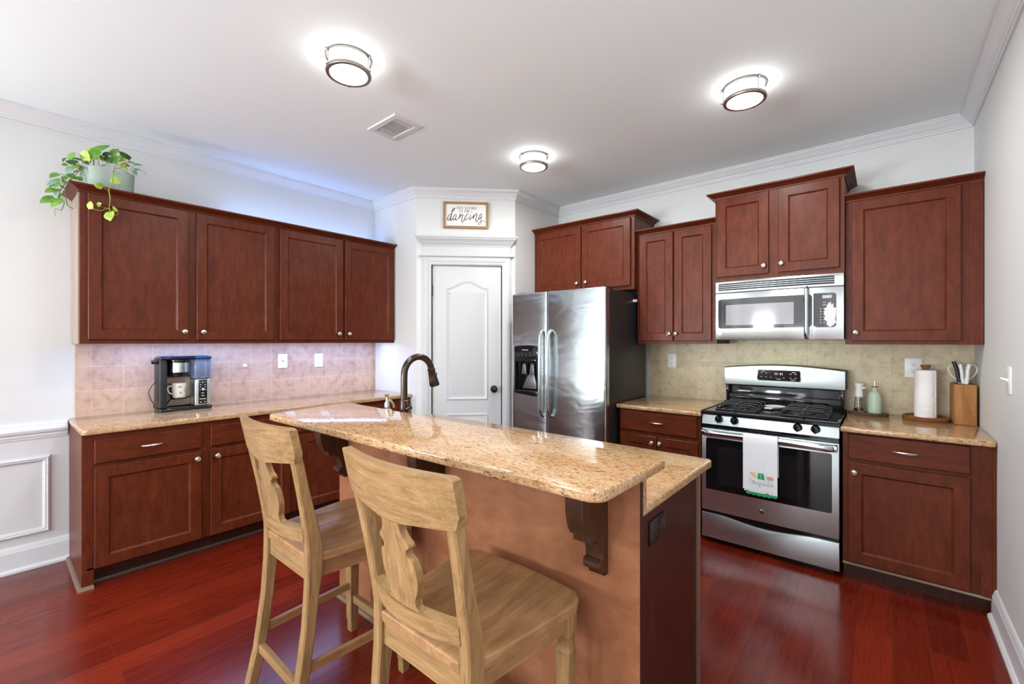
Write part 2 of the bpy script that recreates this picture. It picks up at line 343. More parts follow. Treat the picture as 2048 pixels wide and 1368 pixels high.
# ------------------------------------------------------------------ mesh helpers
class MB:
    def __init__(self): self.bm = bmesh.new()
    def _merge(self, t, mi):
        for f in t.faces: f.material_index = mi
        me = bpy.data.meshes.new('tmp'); t.to_mesh(me); t.free()
        self.bm.from_mesh(me); bpy.data.meshes.remove(me)
    def box(self, x0, x1, y0, y1, z0, z1, bevel=0.0, mi=0, seg=2, rot=None, piv=None):
        t = bmesh.new(); bmesh.ops.create_cube(t, size=1)
        for v in t.verts:
            v.co = Vector(((x0 + x1) / 2 + v.co.x * (x1 - x0), (y0 + y1) / 2 + v.co.y * (y1 - y0), (z0 + z1) / 2 + v.co.z * (z1 - z0)))
        if bevel: bmesh.ops.bevel(t, geom=t.edges[:], offset=bevel, segments=seg, affect='EDGES', profile=0.5)
        if rot is not None:
            pv = Vector(piv) if piv else Vector(((x0 + x1) / 2, (y0 + y1) / 2, (z0 + z1) / 2))
            for v in t.verts: v.co = rot @ (v.co - pv) + pv
        self._merge(t, mi); return self
    def prism(self, pts, w0, w1, ax='xy', bevel=0.0, mi=0, seg=2, caps_only=True):
        mp = {'xy': lambda u, v, w: (u, v, w), 'xz': lambda u, v, w: (u, w, v), 'yz': lambda u, v, w: (w, u, v)}[ax]
        t = bmesh.new()
        a = [t.verts.new(mp(u, v, w0)) for u, v in pts]; b = [t.verts.new(mp(u, v, w1)) for u, v in pts]
        fa = t.faces.new(a[::-1]); fb = t.faces.new(b)
        n = len(pts)
        for i in range(n): t.faces.new((a[i], a[(i + 1) % n], b[(i + 1) % n], b[i]))
        bmesh.ops.recalc_face_normals(t, faces=t.faces[:])
        if bevel:
            ed = list(set(fa.edges) | set(fb.edges))
            bmesh.ops.bevel(t, geom=ed, offset=bevel, segments=seg, affect='EDGES', profile=0.5)
        self._merge(t, mi); return self
    def loft(self, rings, mi=0, caps=True, closed=False, cyc=True):
        t = bmesh.new(); R_ = [[t.verts.new(p) for p in r] for r in rings]
        n = len(R_[0]); k = len(R_)
        for i in range(k if closed else k - 1):
            A, B = R_[i], R_[(i + 1) % k]
            for j in range(n if cyc else n - 1): t.faces.new((A[j], A[(j + 1) % n], B[(j + 1) % n], B[j]))
        if caps and not closed and cyc:
            t.faces.new(R_[0][::-1]); t.faces.new(R_[-1])
        bmesh.ops.recalc_face_normals(t, faces=t.faces[:])
        self._merge(t, mi); return self
    def lathe(self, prof, c=(0, 0, 0), seg=24, axis='z', mi=0, sx=1.0, sy=1.0):
        rings = []
        for r, h in prof:
            ring = []
            for k in range(seg):
                a = 2 * PI * k / seg; u, v = r * math.cos(a) * sx, r * math.sin(a) * sy
                p = {'z': (u, v, h), 'y': (u, h, v), 'x': (h, u, v)}[axis]
                ring.append((c[0] + p[0], c[1] + p[1], c[2] + p[2]))
            rings.append(ring)
        ring = prof[0][0] > 1e-6 and prof[-1][0] > 1e-6      # a hollow ring: the profile is a closed loop
        return self.loft(rings, mi, not ring, ring)
    def tube(self, pts, r, seg=10, mi=0, closed=False, flat=None):
        P_ = [Vector(p) for p in pts]; n = len(P_)
        rs = r if isinstance(r, (list, tuple)) else [r] * n
        rings = []; up = None
        for i in range(n):
            if closed: d = P_[(i + 1) % n] - P_[i - 1]
            else: d = P_[min(i + 1, n - 1)] - P_[max(i - 1, 0)]
            d.normalize()
            if up is None:
                up = Vector((0, 0, 1)) if abs(d.z) < 0.9 else Vector((1, 0, 0))
            up = (up - d * up.dot(d))
            if up.length < 1e-5: up = d.orthogonal()
            up.normalize(); s = d.cross(up)
            rings.append([tuple(P_[i] + (s * math.cos(2 * PI * k / seg) + up * math.sin(2 * PI * k / seg)) * rs[i]) for k in range(seg)])
        return self.loft(rings, mi, True, closed)
    def ball(self, c, r, mi=0, sz=(1, 1, 1), seg=12):
        t = bmesh.new(); bmesh.ops.create_uvsphere(t, u_segments=seg, v_segments=max(6, seg // 2), radius=r)
        for v in t.verts: v.co = Vector((c[0] + v.co.x * sz[0], c[1] + v.co.y * sz[1], c[2] + v.co.z * sz[2]))
        self._merge(t, mi); return self
    def faces(self, verts, faces, mi=0):
        t = bmesh.new(); V_ = [t.verts.new(v) for v in verts]
        for f in faces: t.faces.new([V_[i] for i in f])
        self._merge(t, mi); return self
    def build(self, name, mats, parent=None, smooth=35, label=None):
        me = bpy.data.meshes.new(name); self.bm.to_mesh(me); self.bm.free()
        for m in (mats if isinstance(mats, (list, tuple)) else [mats]): me.materials.append(m)
        if smooth:
            for p in me.polygons: p.use_smooth = True
            me.set_sharp_from_angle(angle=math.radians(smooth))
        o = bpy.data.objects.new(name, me); COL.objects.link(o)
        if parent is not None: o.parent = parent
        if label: o['label'] = label
        return o
def tag(o, label=None, cat=None, group=None, kind=None):
    if label: o['label'] = label
    if cat: o['category'] = cat
    if group: o['group'] = group
    if kind: o['kind'] = kind
    return o
def thing(name, loc, rz=0.0, label=None, cat=None, group=None):
    o = bpy.data.objects.new(name, None); COL.objects.link(o)
    o.empty_display_size = 0.05
    o.location = loc; o.rotation_euler = (0, 0, rz)
    return tag(o, label, cat, group)
def copy_thing(root, loc, rz=None, label=None):
    r = root.copy(); COL.objects.link(r); r.location = loc
    if rz is not None: r.rotation_euler = (0, 0, rz)
    if label: r['label'] = label
    for ch in list(root.children):
        c = ch.copy(); COL.objects.link(c); c.parent = r
        for g in list(ch.children):
            d = g.copy(); COL.objects.link(d); d.parent = c
    return r
def struct(name, mb, mats, parent=None, smooth=35):
    o = mb.build(name, mats, parent, smooth)
    if parent is None: o['kind'] = 'structure'
    return o
def ring_frame(mb, x0, x1, z0, z1, prof, plane='xz', mi=0):
    # a mitred rectangular frame; prof: (distance in from the outer edge, depth) as a closed loop
    R_ = []
    for cx, cz, sx, sz in ((x0, z0, 1, 1), (x1, z0, -1, 1), (x1, z1, -1, -1), (x0, z1, 1, -1)):
        R_.append([(cx + sx * d, y, cz + sz * d) if plane == 'xz' else (cx + sx * d, cz + sz * d, y) for d, y in prof])
    return mb.loft(R_, mi, False, True)
def rrect(x0, x1, y0, y1, r, n=5, corners=(1, 1, 1, 1)):
    out = []
    for k, (cx, cy, a0) in enumerate(((x1 - r, y1 - r, 0), (x0 + r, y1 - r, 90), (x0 + r, y0 + r, 180), (x1 - r, y0 + r, 270))):
        if not corners[k]:
            out.append(((x1, y1), (x0, y1), (x0, y0), (x1, y0))[k]); continue
        for i in range(n + 1):
            a = math.radians(a0 + 90 * i / n); out.append((cx + r * math.cos(a), cy + r * math.sin(a)))
    return out
def round_poly(pts, rad, n=5):
    # pts: polygon; rad: radius per corner
    out = []; N = len(pts)
    for i in range(N):
        p = Vector(pts[i]); a = Vector(pts[i - 1]) - p; b = Vector(pts[(i + 1) % N]) - p
        r = rad[i] if isinstance(rad, (list, tuple)) else rad
        if r <= 0: out.append(tuple(p)); continue
        a.normalize(); b.normalize(); ang = a.angle(b); d = r / math.tan(ang / 2)
        c = p + (a + b).normalized() * (r / math.sin(ang / 2))
        s = p + a * d - c; e = p + b * d - c
        a0 = math.atan2(s.y, s.x); a1 = math.atan2(e.y, e.x); da = (a1 - a0 + PI) % (2 * PI) - PI
        for k in range(n + 1): out.append((c.x + r * math.cos(a0 + da * k / n), c.y + r * math.sin(a0 + da * k / n)))
    return out
def catmull(pts, n=6):
    P_ = [Vector(p) for p in pts]; out = []
    for i in range(len(P_) - 1):
        p0, p1, p2, p3 = P_[max(i - 1, 0)], P_[i], P_[i + 1], P_[min(i + 2, len(P_) - 1)]
        for k in range(n):
            t = k / n
            out.append(0.5 * ((2 * p1) + (-p0 + p2) * t + (2 * p0 - 5 * p1 + 4 * p2 - p3) * t * t + (-p0 + 3 * p1 - 3 * p2 + p3) * t ** 3))
    out.append(P_[-1]); return out
GLY = {'T': [[(0, 1), (1, 1)], [(.5, 1), (.5, 0)]], 'H': [[(0, 0), (0, 1)], [(1, 0), (1, 1)], [(0, .5), (1, .5)]], 'I': [[(.5, 0), (.5, 1)], [(.2, 0), (.8, 0)], [(.2, 1), (.8, 1)]],
 'S': [[(1, .85), (.7, 1), (.3, 1), (0, .8), (.2, .55), (.8, .45), (1, .22), (.7, 0), (.3, 0), (0, .15)]], 'K': [[(0, 0), (0, 1)], [(1, 1), (0, .45)], [(.3, .6), (1, 0)]],
 'C': [[(1, .8), (.7, 1), (.3, 1), (0, .7), (0, .3), (.3, 0), (.7, 0), (1, .2)]], 'E': [[(1, 1), (0, 1), (0, 0), (1, 0)], [(0, .5), (.8, .5)]], 'N': [[(0, 0), (0, 1), (1, 0), (1, 1)]],
 'F': [[(1, 1), (0, 1), (0, 0)], [(0, .5), (.8, .5)]], 'O': [[(.3, 0), (0, .3), (0, .7), (.3, 1), (.7, 1), (1, .7), (1, .3), (.7, 0), (.3, 0)]],
 'R': [[(0, 0), (0, 1), (.7, 1), (1, .8), (1, .65), (.7, .48), (0, .48)], [(.5, .48), (1, 0)]], 'A': [[(0, 0), (.5, 1), (1, 0)], [(.2, .4), (.8, .4)]],
 'G': [[(1, .8), (.7, 1), (.3, 1), (0, .7), (0, .3), (.3, 0), (.8, 0), (1, .2), (1, .45), (.6, .45)]], 'D': [[(0, 0), (0, 1), (.6, 1), (1, .7), (1, .3), (.6, 0), (0, 0)]],
 '1': [[(.3, .8), (.55, 1), (.55, 0)]], '4': [[(.75, 0), (.75, 1), (0, .35), (1, .35)]], ':': [[(.5, .25), (.5, .32)], [(.5, .68), (.5, .75)]],
 '+': [[(0, .5), (1, .5)], [(.5, 0), (.5, 1)]], '-': [[(0, .5), (1, .5)]]}
def write(mb, text, x, y, z, h, w, gap, r, mi=0, serif=False, slope=0.0, slant=0.0):
    # letters in the local x/z plane at depth y; x is the middle
    tot = len(text) * w + (len(text) - 1) * gap; cx = x - tot / 2
    for ch in text:
        for st in GLY.get(ch, []):
            pts = [(cx + (u + slant * v) * w, y, z + v * h + slope * (cx - x)) for u, v in st]
            mb.tube(pts, r, 5, mi)
            if serif and len(st) == 2 and abs(st[0][0] - st[1][0]) < 0.1 and ch != 'I':
                for p in pts: mb.tube([(p[0] - w * 0.2, y, p[2]), (p[0] + w * 0.2, y, p[2])], r * 0.8, 5, mi)
        cx += w + gap
# ------------------------------------------------------------------ the room
struct('floor', MB().box(XL - 0.2, XR + 0.2, YF - 0.2, YB + 0.2, -0.08, 0), M['floor'], smooth=0)
struct('ceiling', MB().box(XL - 0.2, XR + 0.2, YF - 0.2, YB + 0.2, ZC, ZC + 0.1), M['ceil'], smooth=0)
# coffee wall (left) with an added window behind the camera
m = MB()
m.box(XL - 0.12, XL, -1.60, YB + 0.1, 0, ZC); m.box(XL - 0.12, XL, YF - 0.1, -3.90, 0, ZC)
m.box(XL - 0.12, XL, -3.90, -1.60, 0, 0.65); m.box(XL - 0.12, XL, -3.90, -1.60, 2.25, ZC)
struct('wall_left', m, M['wall'], smooth=0)
struct('wall_right', MB().box(XR, XR + 0.12, YF - 0.1, YB + 0.1, 0, ZC), M['wall'], smooth=0)
struct('wall_back', MB().box(XL, XR, YB, YB + 0.12, 0, ZC), M['wall'], smooth=0)
m = MB()
m.box(XL, -3.30, YF - 0.12, YF, 0, ZC); m.box(-2.00, -1.60, YF - 0.12, YF, 0, ZC); m.box(-0.10, XR, YF - 0.12, YF, 0, ZC)
m.box(-3.30, -2.00, YF - 0.12, YF, 0, 0.55); m.box(-3.30, -2.00, YF - 0.12, YF, 2.35, ZC); m.box(-1.60, -0.10, YF - 0.12, YF, 2.12, ZC)
struct('wall_front', m, M['wall'], smooth=0)
struct('wall_pantry_side', MB().box(XL, PAX - 0.001, PAY, PAY + 0.1, 0, ZC), M['wall'], smooth=0)
struct('wall_pantry_return', MB().box(PBX - 0.1, PBX, PBY + 0.001, YB, 0, ZC), M['wall'], smooth=0)
DIAG = math.hypot(PBX - PAX, PBY - PAY)
m = MB(); m.box(0, 0.135, 0, 0.1, 0, ZC); m.box(0.777, DIAG, 0, 0.1, 0, ZC); m.box(0.135, 0.777, 0, 0.1, 2.05, ZC)
o = struct('wall_pantry_front', m, M['wall'], smooth=0)
o.location = (PAX, PAY, 0); o.rotation_euler = (0, 0, PI / 4)

def sweep(path, prof, closed=False):
    # path: (x, y) with the room on the right-hand side; prof: (distance from wall, z)
    rings = []
    for i, p in enumerate(path):
        p = Vector(p); ns = []
        for a, b in ((i - 1, i), (i, i + 1)):
            if closed or (0 <= a and b < len(path)):
                d = (Vector(path[b % len(path)]) - Vector(path[a])).normalized(); ns.append(Vector((d.y, -d.x)))
        if len(ns) == 2:
            n = (ns[0] + ns[1]); n = n / n.dot(ns[0])
        else: n = ns[0]
        rings.append([(p.x + n.x * d, p.y + n.y * d, z) for d, z in prof])
    return rings
crown = [(0, ZC - 0.078), (0.010, ZC - 0.078), (0.011, ZC - 0.066), (0.017, ZC - 0.064), (0.019, ZC - 0.057), (0.026, ZC - 0.052), (0.036, ZC - 0.038), (0.052, ZC - 0.022), (0.060, ZC - 0.017), (0.061, ZC - 0.010), (0.070, ZC - 0.009), (0.070, ZC - 0.001), (0, ZC - 0.001)]
struct('trim_1', MB().loft(sweep([(XL, YF), (XL, PAY), (PAX, PAY), (PBX, PBY), (PBX, YB), (XR, YB), (XR, YF)], crown)), M['trim'], smooth=25)
base = [(0, 0), (0.030, 0), (0.030, 0.012), (0.022, 0.022), (0.016, 0.024), (0.016, 0.118), (0.013, 0.124), (0.012, 0.132), (0.007, 0.146), (0.004, 0.150), (0, 0.150)]
struct('baseboard_left', MB().loft(sweep([(XL + 0.004, YF), (XL + 0.004, 0.338)], base)), M['trim'], smooth=25)
struct('baseboard_right', MB().loft(sweep([(XR, 3.165), (XR, YF)], base)), M['trim'], smooth=25)
# wainscot below the chair rail
struct('wall_wainscot', MB().box(XL, XL + 0.004, YF, 0.345, 0, 0.80), M['wains'], smooth=0)
rail = [(0, 0.768), (0.010, 0.768), (0.012, 0.780), (0.018, 0.784), (0.018, 0.800), (0.030, 0.806), (0.036, 0.822), (0.032, 0.836), (0.022, 0.842), (0.020, 0.856), (0.012, 0.862), (0, 0.862)]
struct('trim_2', MB().loft(sweep([(XL, YF), (XL, 0.318)], rail)), M['trim'], smooth=25)
pm = [(0.0, 0.0), (0.006, 0.014), (0.014, 0.018), (0.020, 0.012), (0.024, 0.014), (0.034, 0.006), (0.036, 0.0)]
def panel_mould(y0, y1, z0, z1):
    mb = MB(); rings = []
    for (y, z, sy, sz) in ((y0, z0, 1, 1), (y1, z0, -1, 1), (y1, z1, -1, -1), (y0, z1, 1, -1)):
        rings.append([(XL + 0.004 + h, y + sy * d, z + sz * d) for d, h in pm])
    return mb.loft(rings, 0, False, True)
struct('trim_3', panel_mould(-0.62, 0.247, 0.197, 0.663), M['wains'], smooth=25)
struct('trim_4', panel_mould(-1.70, -0.78, 0.197, 0.663), M['wains'], smooth=25)
# tiled backsplashes
struct('wall_backsplash_left', MB().box(XL, XL + 0.008, 0.352, PAY, 0.84, 1.345), M['tileL'], smooth=0)
struct('wall_backsplash_back', MB().box(-1.60, XR, YB - 0.008, YB, 0.70, 1.40), M['tileR'], smooth=0)
# windows and glazed door behind the camera; the side window is added for its light
def window(name, x0, x1, z0, z1, loc, rz, panes, blind=False):
    r = bpy.data.objects.new(name, None); COL.objects.link(r); r.location = loc; r.rotation_euler = (0, 0, rz); r['kind'] = 'structure'
    mb = MB(); t = 0.05
    ring_frame(mb, x0, x1, z0, z1, [(0, 0.02), (t, 0.02), (t, 0.08), (0, 0.08)])
    for k in range(1, panes): 
        xm = x0 + (x1 - x0) * k / panes; mb.box(xm - 0.03, xm + 0.03, 0.022, 0.078, z0 + t, z1 - t, 0.004)
    mb.build('window_frame', M['trim'], r)
    mb = MB()
    ring_frame(mb, x0 - 0.08, x1 + 0.08, z0 - 0.08 if z0 > 0 else -0.09, z1 + 0.08, [(0, -0.001), (0.004, -0.02), (0.076, -0.02), (0.08, -0.001)])
    mb.build('casing', M['trim'], r)
    MB().box(x0 + t, x1 - t, 0.048, 0.052, z0 + t, z1 - t).build('pane', M['pane'], r, 0)
    if blind:
        mb = MB(); z = z1 - 0.06
        while z > z0 + 0.05:
            mb.box(x0 + 0.03, x1 - 0.03, -0.015, 0.015, z - 0.001, z + 0.001); z -= 0.045
        mb.build('blind_slats', M['blind'], r, 0)
def win_back(name, x0, x1, z0, z1, panes, blind):
    # the frame is built facing -Y in its own space and turned round to face +Y
    window(name, -x1, -x0, z0, z1, (0, YF, 0), PI, panes, blind)
win_back('window_1', -3.30, -2.00, 0.55, 2.35, 2, True)
win_back('door_2', -1.60, -0.10, 0.0, 2.12, 2, False)
window('added_side_window', -3.90, -1.60, 0.65, 2.25, (XL, 0, 0), PI / 2, 2, False)  # added opening for the extra side light, never in view

# ------------------------------------------------------------------ pantry door, its casing and head
def inset(pts, d):
    out = []; N = len(pts)
    for i in range(N):
        p0, p1, p2 = Vector(pts[i - 1]), Vector(pts[i]), Vector(pts[(i + 1) % N])
        a = (p1 - p0).normalized(); b = (p2 - p1).normalized()
        n1, n2 = Vector((-a.y, a.x)), Vector((-b.y, b.x)); n = n1 + n2
        n = n / max(0.3, n.dot(n1)); out.append(tuple(p1 + n * d))
    return out
dr = bpy.data.objects.new('door_1', None); COL.objects.link(dr); dr.location = (PAX, PAY, 0); dr.rotation_euler = (0, 0, PI / 4); dr['kind'] = 'structure'
m = MB(); m.box(0.143, 0.769, 0.012, 0.047, 0.012, 2.042, 0.002)
def raised(pts, f):
    rings = []
    for d, y in ((0, f), (0.008, f - 0.009), (0.013, f - 0.0095), (0.030, f - 0.0006), (0.034, f - 0.0006), (0.056, f - 0.008)):
        rings.append([(u, y, v) for u, v in inset(pts, d)])
    m.loft(rings)
x0, x1 = 0.266, 0.650
arch = [(x0, 0.813), (x1, 0.813)]
for k in range(25):
    u = k / 24.0
    arch.append((x1 + (x0 - x1) * u, 1.845 + 0.068 * (0.5 - 0.5 * math.cos(2 * PI * u)) ** 0.9))
raised(arch, 0.012); raised([(x0, 0.20), (x1, 0.20), (x1, 0.692), (x0, 0.692)], 0.012)
m.build('door_slab', M['trim_dimmed'], dr, 30)
m = MB(); m.lathe([(0.0, 0.012), (0.032, 0.012), (0.032, 0.004), (0.012, 0.0), (0.010, -0.022), (0.018, -0.03), (0.029, -0.042), (0.030, -0.055), (0.022, -0.066), (0.0, -0.069)], (0.703, 0, 0.914), 24, 'y')
m.build('door_knob', M['blackg'], dr, 40)
for z in (1.816, 1.09, 0.30):
    MB().box(0.133, 0.145, 0.0, 0.014, z - 0.05, z + 0.05, 0.002).tube([(0.141, 0.0, z - 0.05), (0.141, 0.0, z + 0.05)], 0.006, 8).build('hinge', M['blackm'], dr)
MB().box(0.768, 0.776, 0.004, 0.014, 0.87, 0.95).build('strike_plate', M['blackm'], dr)
m = MB()
for a, b in ((0.058, 0.135), (0.777, 0.854)):
    m.box(a, b, -0.016, 0.0, 0, 2.125, 0.003); m.box(a + 0.012, b - 0.026, -0.021, 0.0, 0, 2.11, 0.004) if a < 0.5 else m.box(a + 0.026, b - 0.012, -0.021, 0.0, 0, 2.11, 0.004)
    m.box(min(max(a, 0.125), 0.777), max(min(b, 0.787), 0.135), -0.006, 0.1, 0, 2.05)
m.box(0.058, 0.854, -0.0155, 0.0, 2.05, 2.125, 0.003); m.box(0.07, 0.842, -0.0205, 0.0, 2.076, 2.112, 0.004); m.box(0.125, 0.787, -0.006, 0.1, 2.045, 2.055)
m.build('door_casing', M['trim_dimmed'], dr, 30)
m = MB(); m.box(0.022, 0.890, -0.034, 0.0, 2.122, 2.134, 0.004); m.box(0.058, 0.854, -0.018, 0.0, 2.13, 2.22, 0.002)
hp = [(0.018, 2.212), (0.022, 2.214), (0.026, 2.226), (0.034, 2.232), (0.044, 2.246), (0.060, 2.268), (0.068, 2.274), (0.069, 2.284), (0.078, 2.286), (0.078, 2.298), (0.0, 2.298), (0.0, 2.212)]
m.loft([[(0.058 - (d if d > 0 else 0) + 0.018 * (d > 0), 0.0, z) for d, z in hp],
        [(0.058 - (d if d > 0 else 0) + 0.018 * (d > 0), -d, z) for d, z in hp],
        [(0.854 + (d if d > 0 else 0) - 0.018 * (d > 0), -d, z) for d, z in hp],
        [(0.854 + (d if d > 0 else 0) - 0.018 * (d > 0), 0.0, z) for d, z in hp]])
m.build('door_head', M['trim_dimmed'], dr, 25)
# ------------------------------------------------------------------ cabinets
def door_mesh(mb, x0, x1, z0, z1, t=0.020, s=0.058, flat=False, mi=0):
    def rr(i, y): return [(x0 + i, y, z0 + i), (x1 - i, y, z0 + i), (x1 - i, y, z1 - i), (x0 + i, y, z1 - i)]
    if flat: R_ = [rr(0, 0), rr(0, -t + 0.004), rr(0.004, -t)]
    else: R_ = [rr(0, 0), rr(0, -t + 0.003), rr(0.003, -t), rr(s, -t), rr(s + 0.002, -t + 0.003), rr(s + 0.010, -t + 0.009)]
    mb.loft(R_, mi)
def knob(parent, x, z, y=-0.020):
    MB().lathe([(0, y + 0.001), (0.006, y), (0.006, y - 0.010), (0.010, y - 0.013), (0.0155, y - 0.017), (0.0165, y - 0.022), (0.0135, y - 0.027), (0.0125, y - 0.0262), (0.0105, y - 0.0272), (0.006, y - 0.0285), (0.005, y - 0.0275), (0, y - 0.029)], (x, 0, z), 18, 'y').build('knob', M['nickel'], parent, 40)
def pull(parent, x, z, y=-0.020, w=0.10):
    mb = MB(); pts = []; rs = []
    for k in range(13):
        u = k / 12 * 2 - 1
        pts.append((x + u * w / 2, y - 0.010 - 0.016 * (1 - u * u), z)); rs.append(0.0025 + 0.005 * (1 - abs(u) ** 2.2))
    mb.tube(pts, rs, 8)
    for s in (-1, 1): mb.tube([(x + s * w * 0.42, y + 0.001, z), (x + s * w * 0.42, y - 0.014, z)], 0.003, 8)
    mb.build('drawer_pull', M['nickel'], parent, 40)
def cabinet(name, label, loc, rz, w, d, z0, z1, doors=(), drawers=(), toe=False, group=None, cat='cabinet', mats=('cab', 'cabh')):
    r = thing(name, loc, rz, label, cat, group)
    if toe: bm_ = MB().box(0, w, 0, d, z0, z1, 0.0015, 0, 1)
    else:                        # wall units: the bottom is set up behind the face frame
        bm_ = MB().box(0, w, 0, d, z0 + 0.022, z1).box(0, w, 0, 0.02, z0, z0 + 0.0225).box(0, 0.016, 0.0205, d, z0, z0 + 0.0225).box(w - 0.016, w, 0.0205, d, z0, z0 + 0.0225)
    bm_.build('cabinet_body', M[mats[0]], r, 0)
    for x0, x1, a, b, k in doors:
        mb = MB(); door_mesh(mb, x0, x1, a, b); dd = mb.build('cabinet_door', M[mats[0]], r, 20)
        if k: knob(dd, *k)
    for x0, x1, a, b in drawers:
        mb = MB(); door_mesh(mb, x0, x1, a, b, flat=True); dd = mb.build('drawer_front', M[mats[1]], r, 20)
        pull(dd, (x0 + x1) / 2, (a + b) / 2)
    if toe:
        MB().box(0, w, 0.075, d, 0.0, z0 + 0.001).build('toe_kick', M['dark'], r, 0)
    return r
def crown_mesh(x0, x1, d, z, lret, rret, p=0.05, h=0.04):
    # moulding round the top of a cabinet: front, and returns where the side shows
    prof = [(0, z), (0.006, z), (0.008, z + 0.008), (0.014, z + 0.012), (p - 0.018, z + h - 0.016), (p - 0.006, z + h - 0.012), (p, z + h - 0.009), (p, z + h), (-0.02, z + h), (-0.02, z)]
    path = []
    if lret: path.append((x0, d))
    path += [(x0, 0), (x1, 0)]
    if rret: path.append((x1, d))
    return MB().loft(sweep(path, prof))
G1, G2 = 'base cabinets under the coffee counter', 'wall cabinets above the coffee counter'
# coffee wall: base units (local x runs along +Y, fronts face +X)
XBF, Y0 = -3.32, 0.343
c1 = cabinet('base_cabinet', 'cherry base cabinet with two drawers at the open end by the wainscot', (XBF, Y0, 0), PI / 2, 1.102, 0.572, 0.10, CT - 0.03,
    doors=((0.031, 0.528, 0.105, 0.657, (0.502, 0.617)), (0.577, 1.074, 0.105, 0.657, (0.611, 0.617))),
    drawers=((0.031, 0.528, 0.680, 0.810), (0.577, 1.074, 0.680, 0.810)), toe=True, group=G1)
MB().box(-0.018, 0.001, 0.0, 0.572, 0.0, CT - 0.03, 0.001).box(0.0, 0.03, 0.0, 0.02, 0, 0.11).build('end_panel', M['cab'], c1, 0)
sh = [(0, 0), (0.018, 0), (0.017, 0.008), (0.012, 0.015), (0.004, 0.018), (0, 0.018)]
m = MB().loft(sweep([(-0.018, 0.56), (-0.018, -0.001), (0.03, -0.001)], sh))
MB().loft(sweep([(0.031, 0.075), (1.102, 0.075)], sh)).build('toe_moulding', M['toeshoe'], c1, 30)
m.build('shoe_moulding', M['shoe'], c1, 30, 'scuffed brown shoe moulding')
c2 = cabinet('base_cabinet', 'cherry base cabinet with two drawers beside the pantry wall, behind the bar', (XBF, Y0 + 1.103, 0), PI / 2, 1.046, 0.572, 0.10, CT - 0.03,
    doors=((0.029, 0.515, 0.105, 0.657, (0.485, 0.617)), (0.535, 1.018, 0.105, 0.657, (0.565, 0.617))),
    drawers=((0.029, 0.515, 0.680, 0.810), (0.535, 1.018, 0.680, 0.810)), toe=True, group=G1)
# coffee wall: wall units
XUF = -3.57
u1 = cabinet('wall_cabinet', 'long cherry wall cabinet with two wide doors, under the potted vine', (XUF, Y0, 1.338), PI / 2, 1.083, 0.325, 0, 0.889,
    doors=((0.032, 0.520, 0.026, 0.884, (0.495, 0.080)), (0.565, 1.063, 0.026, 0.884, (0.600, 0.080))), group=G2)
MB().box(-0.006, 0.0005, 0.022, 0.325, 0.0, 0.889).build('side_panel', plain('pale_cabinet_side', (0.36, 0.27, 0.21), 0.45), u1, 0, 'pale brown side panel')
u2 = cabinet('wall_cabinet', 'long cherry wall cabinet with two doors, against the pantry wall', (XUF, Y0 + 1.084, 1.338), PI / 2, 1.066, 0.325, 0, 0.889,
    doors=((0.019, 0.537, 0.026, 0.884, (0.496, 0.080)), (0.556, 1.050, 0.026, 0.884, (0.588, 0.080))), group=G2)
m = crown_mesh(Y0, PAY - 0.004, 0.325, 2.226, True, False)
o = m.build('cabinet_crown_moulding', M['cabh'], None, 25); o.location = (XUF, 0, 0); o.rotation_euler = (0, 0, PI / 2)
# crown is built along +Y of the room: local x = room y
tag(o, 'long cherry crown moulding on top of the coffee wall cabinets', 'moulding')

# cooking wall (fronts face -Y)
YU = 3.49
G3, G4 = 'wall cabinets on the cooking wall', 'base cabinets on the cooking wall'
r = cabinet('wall_cabinet', 'wide cherry two-door cabinet over the fridge', (PBX + 0.004, 3.43, 1.785), 0, 1.026, YB - 3.43 - 0.001, 0, 0.612,
    doors=((0.031, 0.524, 0.03, 0.594, (0.494, 0.087)), (0.534, 0.996, 0.03, 0.594, (0.584, 0.089))), group=G3)
crown_mesh(0, 1.026, 0.405, 0.602, False, True).build('crown_moulding', M['cabh'], r, 25)
r = cabinet('wall_cabinet', 'narrow cherry two-door wall cabinet between fridge and microwave', (-1.568, YU, 1.334), 0, 0.622, YB - YU - 0.001, 0, 0.905,
    doors=((0.024, 0.299, 0.022, 0.888, (0.275, 0.077)), (0.310, 0.587, 0.022, 0.888, (0.326, 0.077))), group=G3)
crown_mesh(0, 0.622, 0.30, 0.893, False, False).build('crown_moulding', M['cabh'], r, 25)
r = cabinet('wall_cabinet', 'raised cherry two-door cabinet right above the microwave', (-0.944, 3.443, 1.785), 0, 0.758, YB - 3.443 - 0.001, 0, 0.612,
    doors=((0.014, 0.345, 0.033, 0.597, (0.318, 0.085)), (0.402, 0.734, 0.033, 0.597, (0.422, 0.090))), group=G3)
crown_mesh(0, 0.758, 0.395, 0.602, True, True).build('crown_moulding', M['cabh'], r, 25)
r = cabinet('wall_cabinet', 'tall cherry one-door wall cabinet above the knife block', (-0.184, YU, 1.334), 0, 0.600, YB - YU - 0.001, 0, 0.905,
    doors=((0.031, 0.515, 0.022, 0.888, (0.052, 0.074)),), group=G3)
MB().box(0.545, 0.590, -0.006, 0.002, 0.0, 0.893).box(0.588, 0.601, -0.012, 0.002, 0.0, 0.893, 0.002).build('filler_strip', M['cab'], r, 0)
crown_mesh(0, 0.601, 0.30, 0.893, False, False).build('crown_moulding', M['cabh'], r, 25)
YBF = 3.15
cabinet('base_cabinet', 'small cherry base cabinet between fridge and range', (-1.562, YBF, 0), 0, 0.606, YB - YBF - 0.009, 0.10, CT - 0.03,
    doors=((0.015, 0.297, 0.115, 0.655, (0.269, 0.612)), (0.303, 0.588, 0.115, 0.655, (0.327, 0.614))), drawers=((0.015, 0.582, 0.684, 0.832),), toe=True, group=G4)
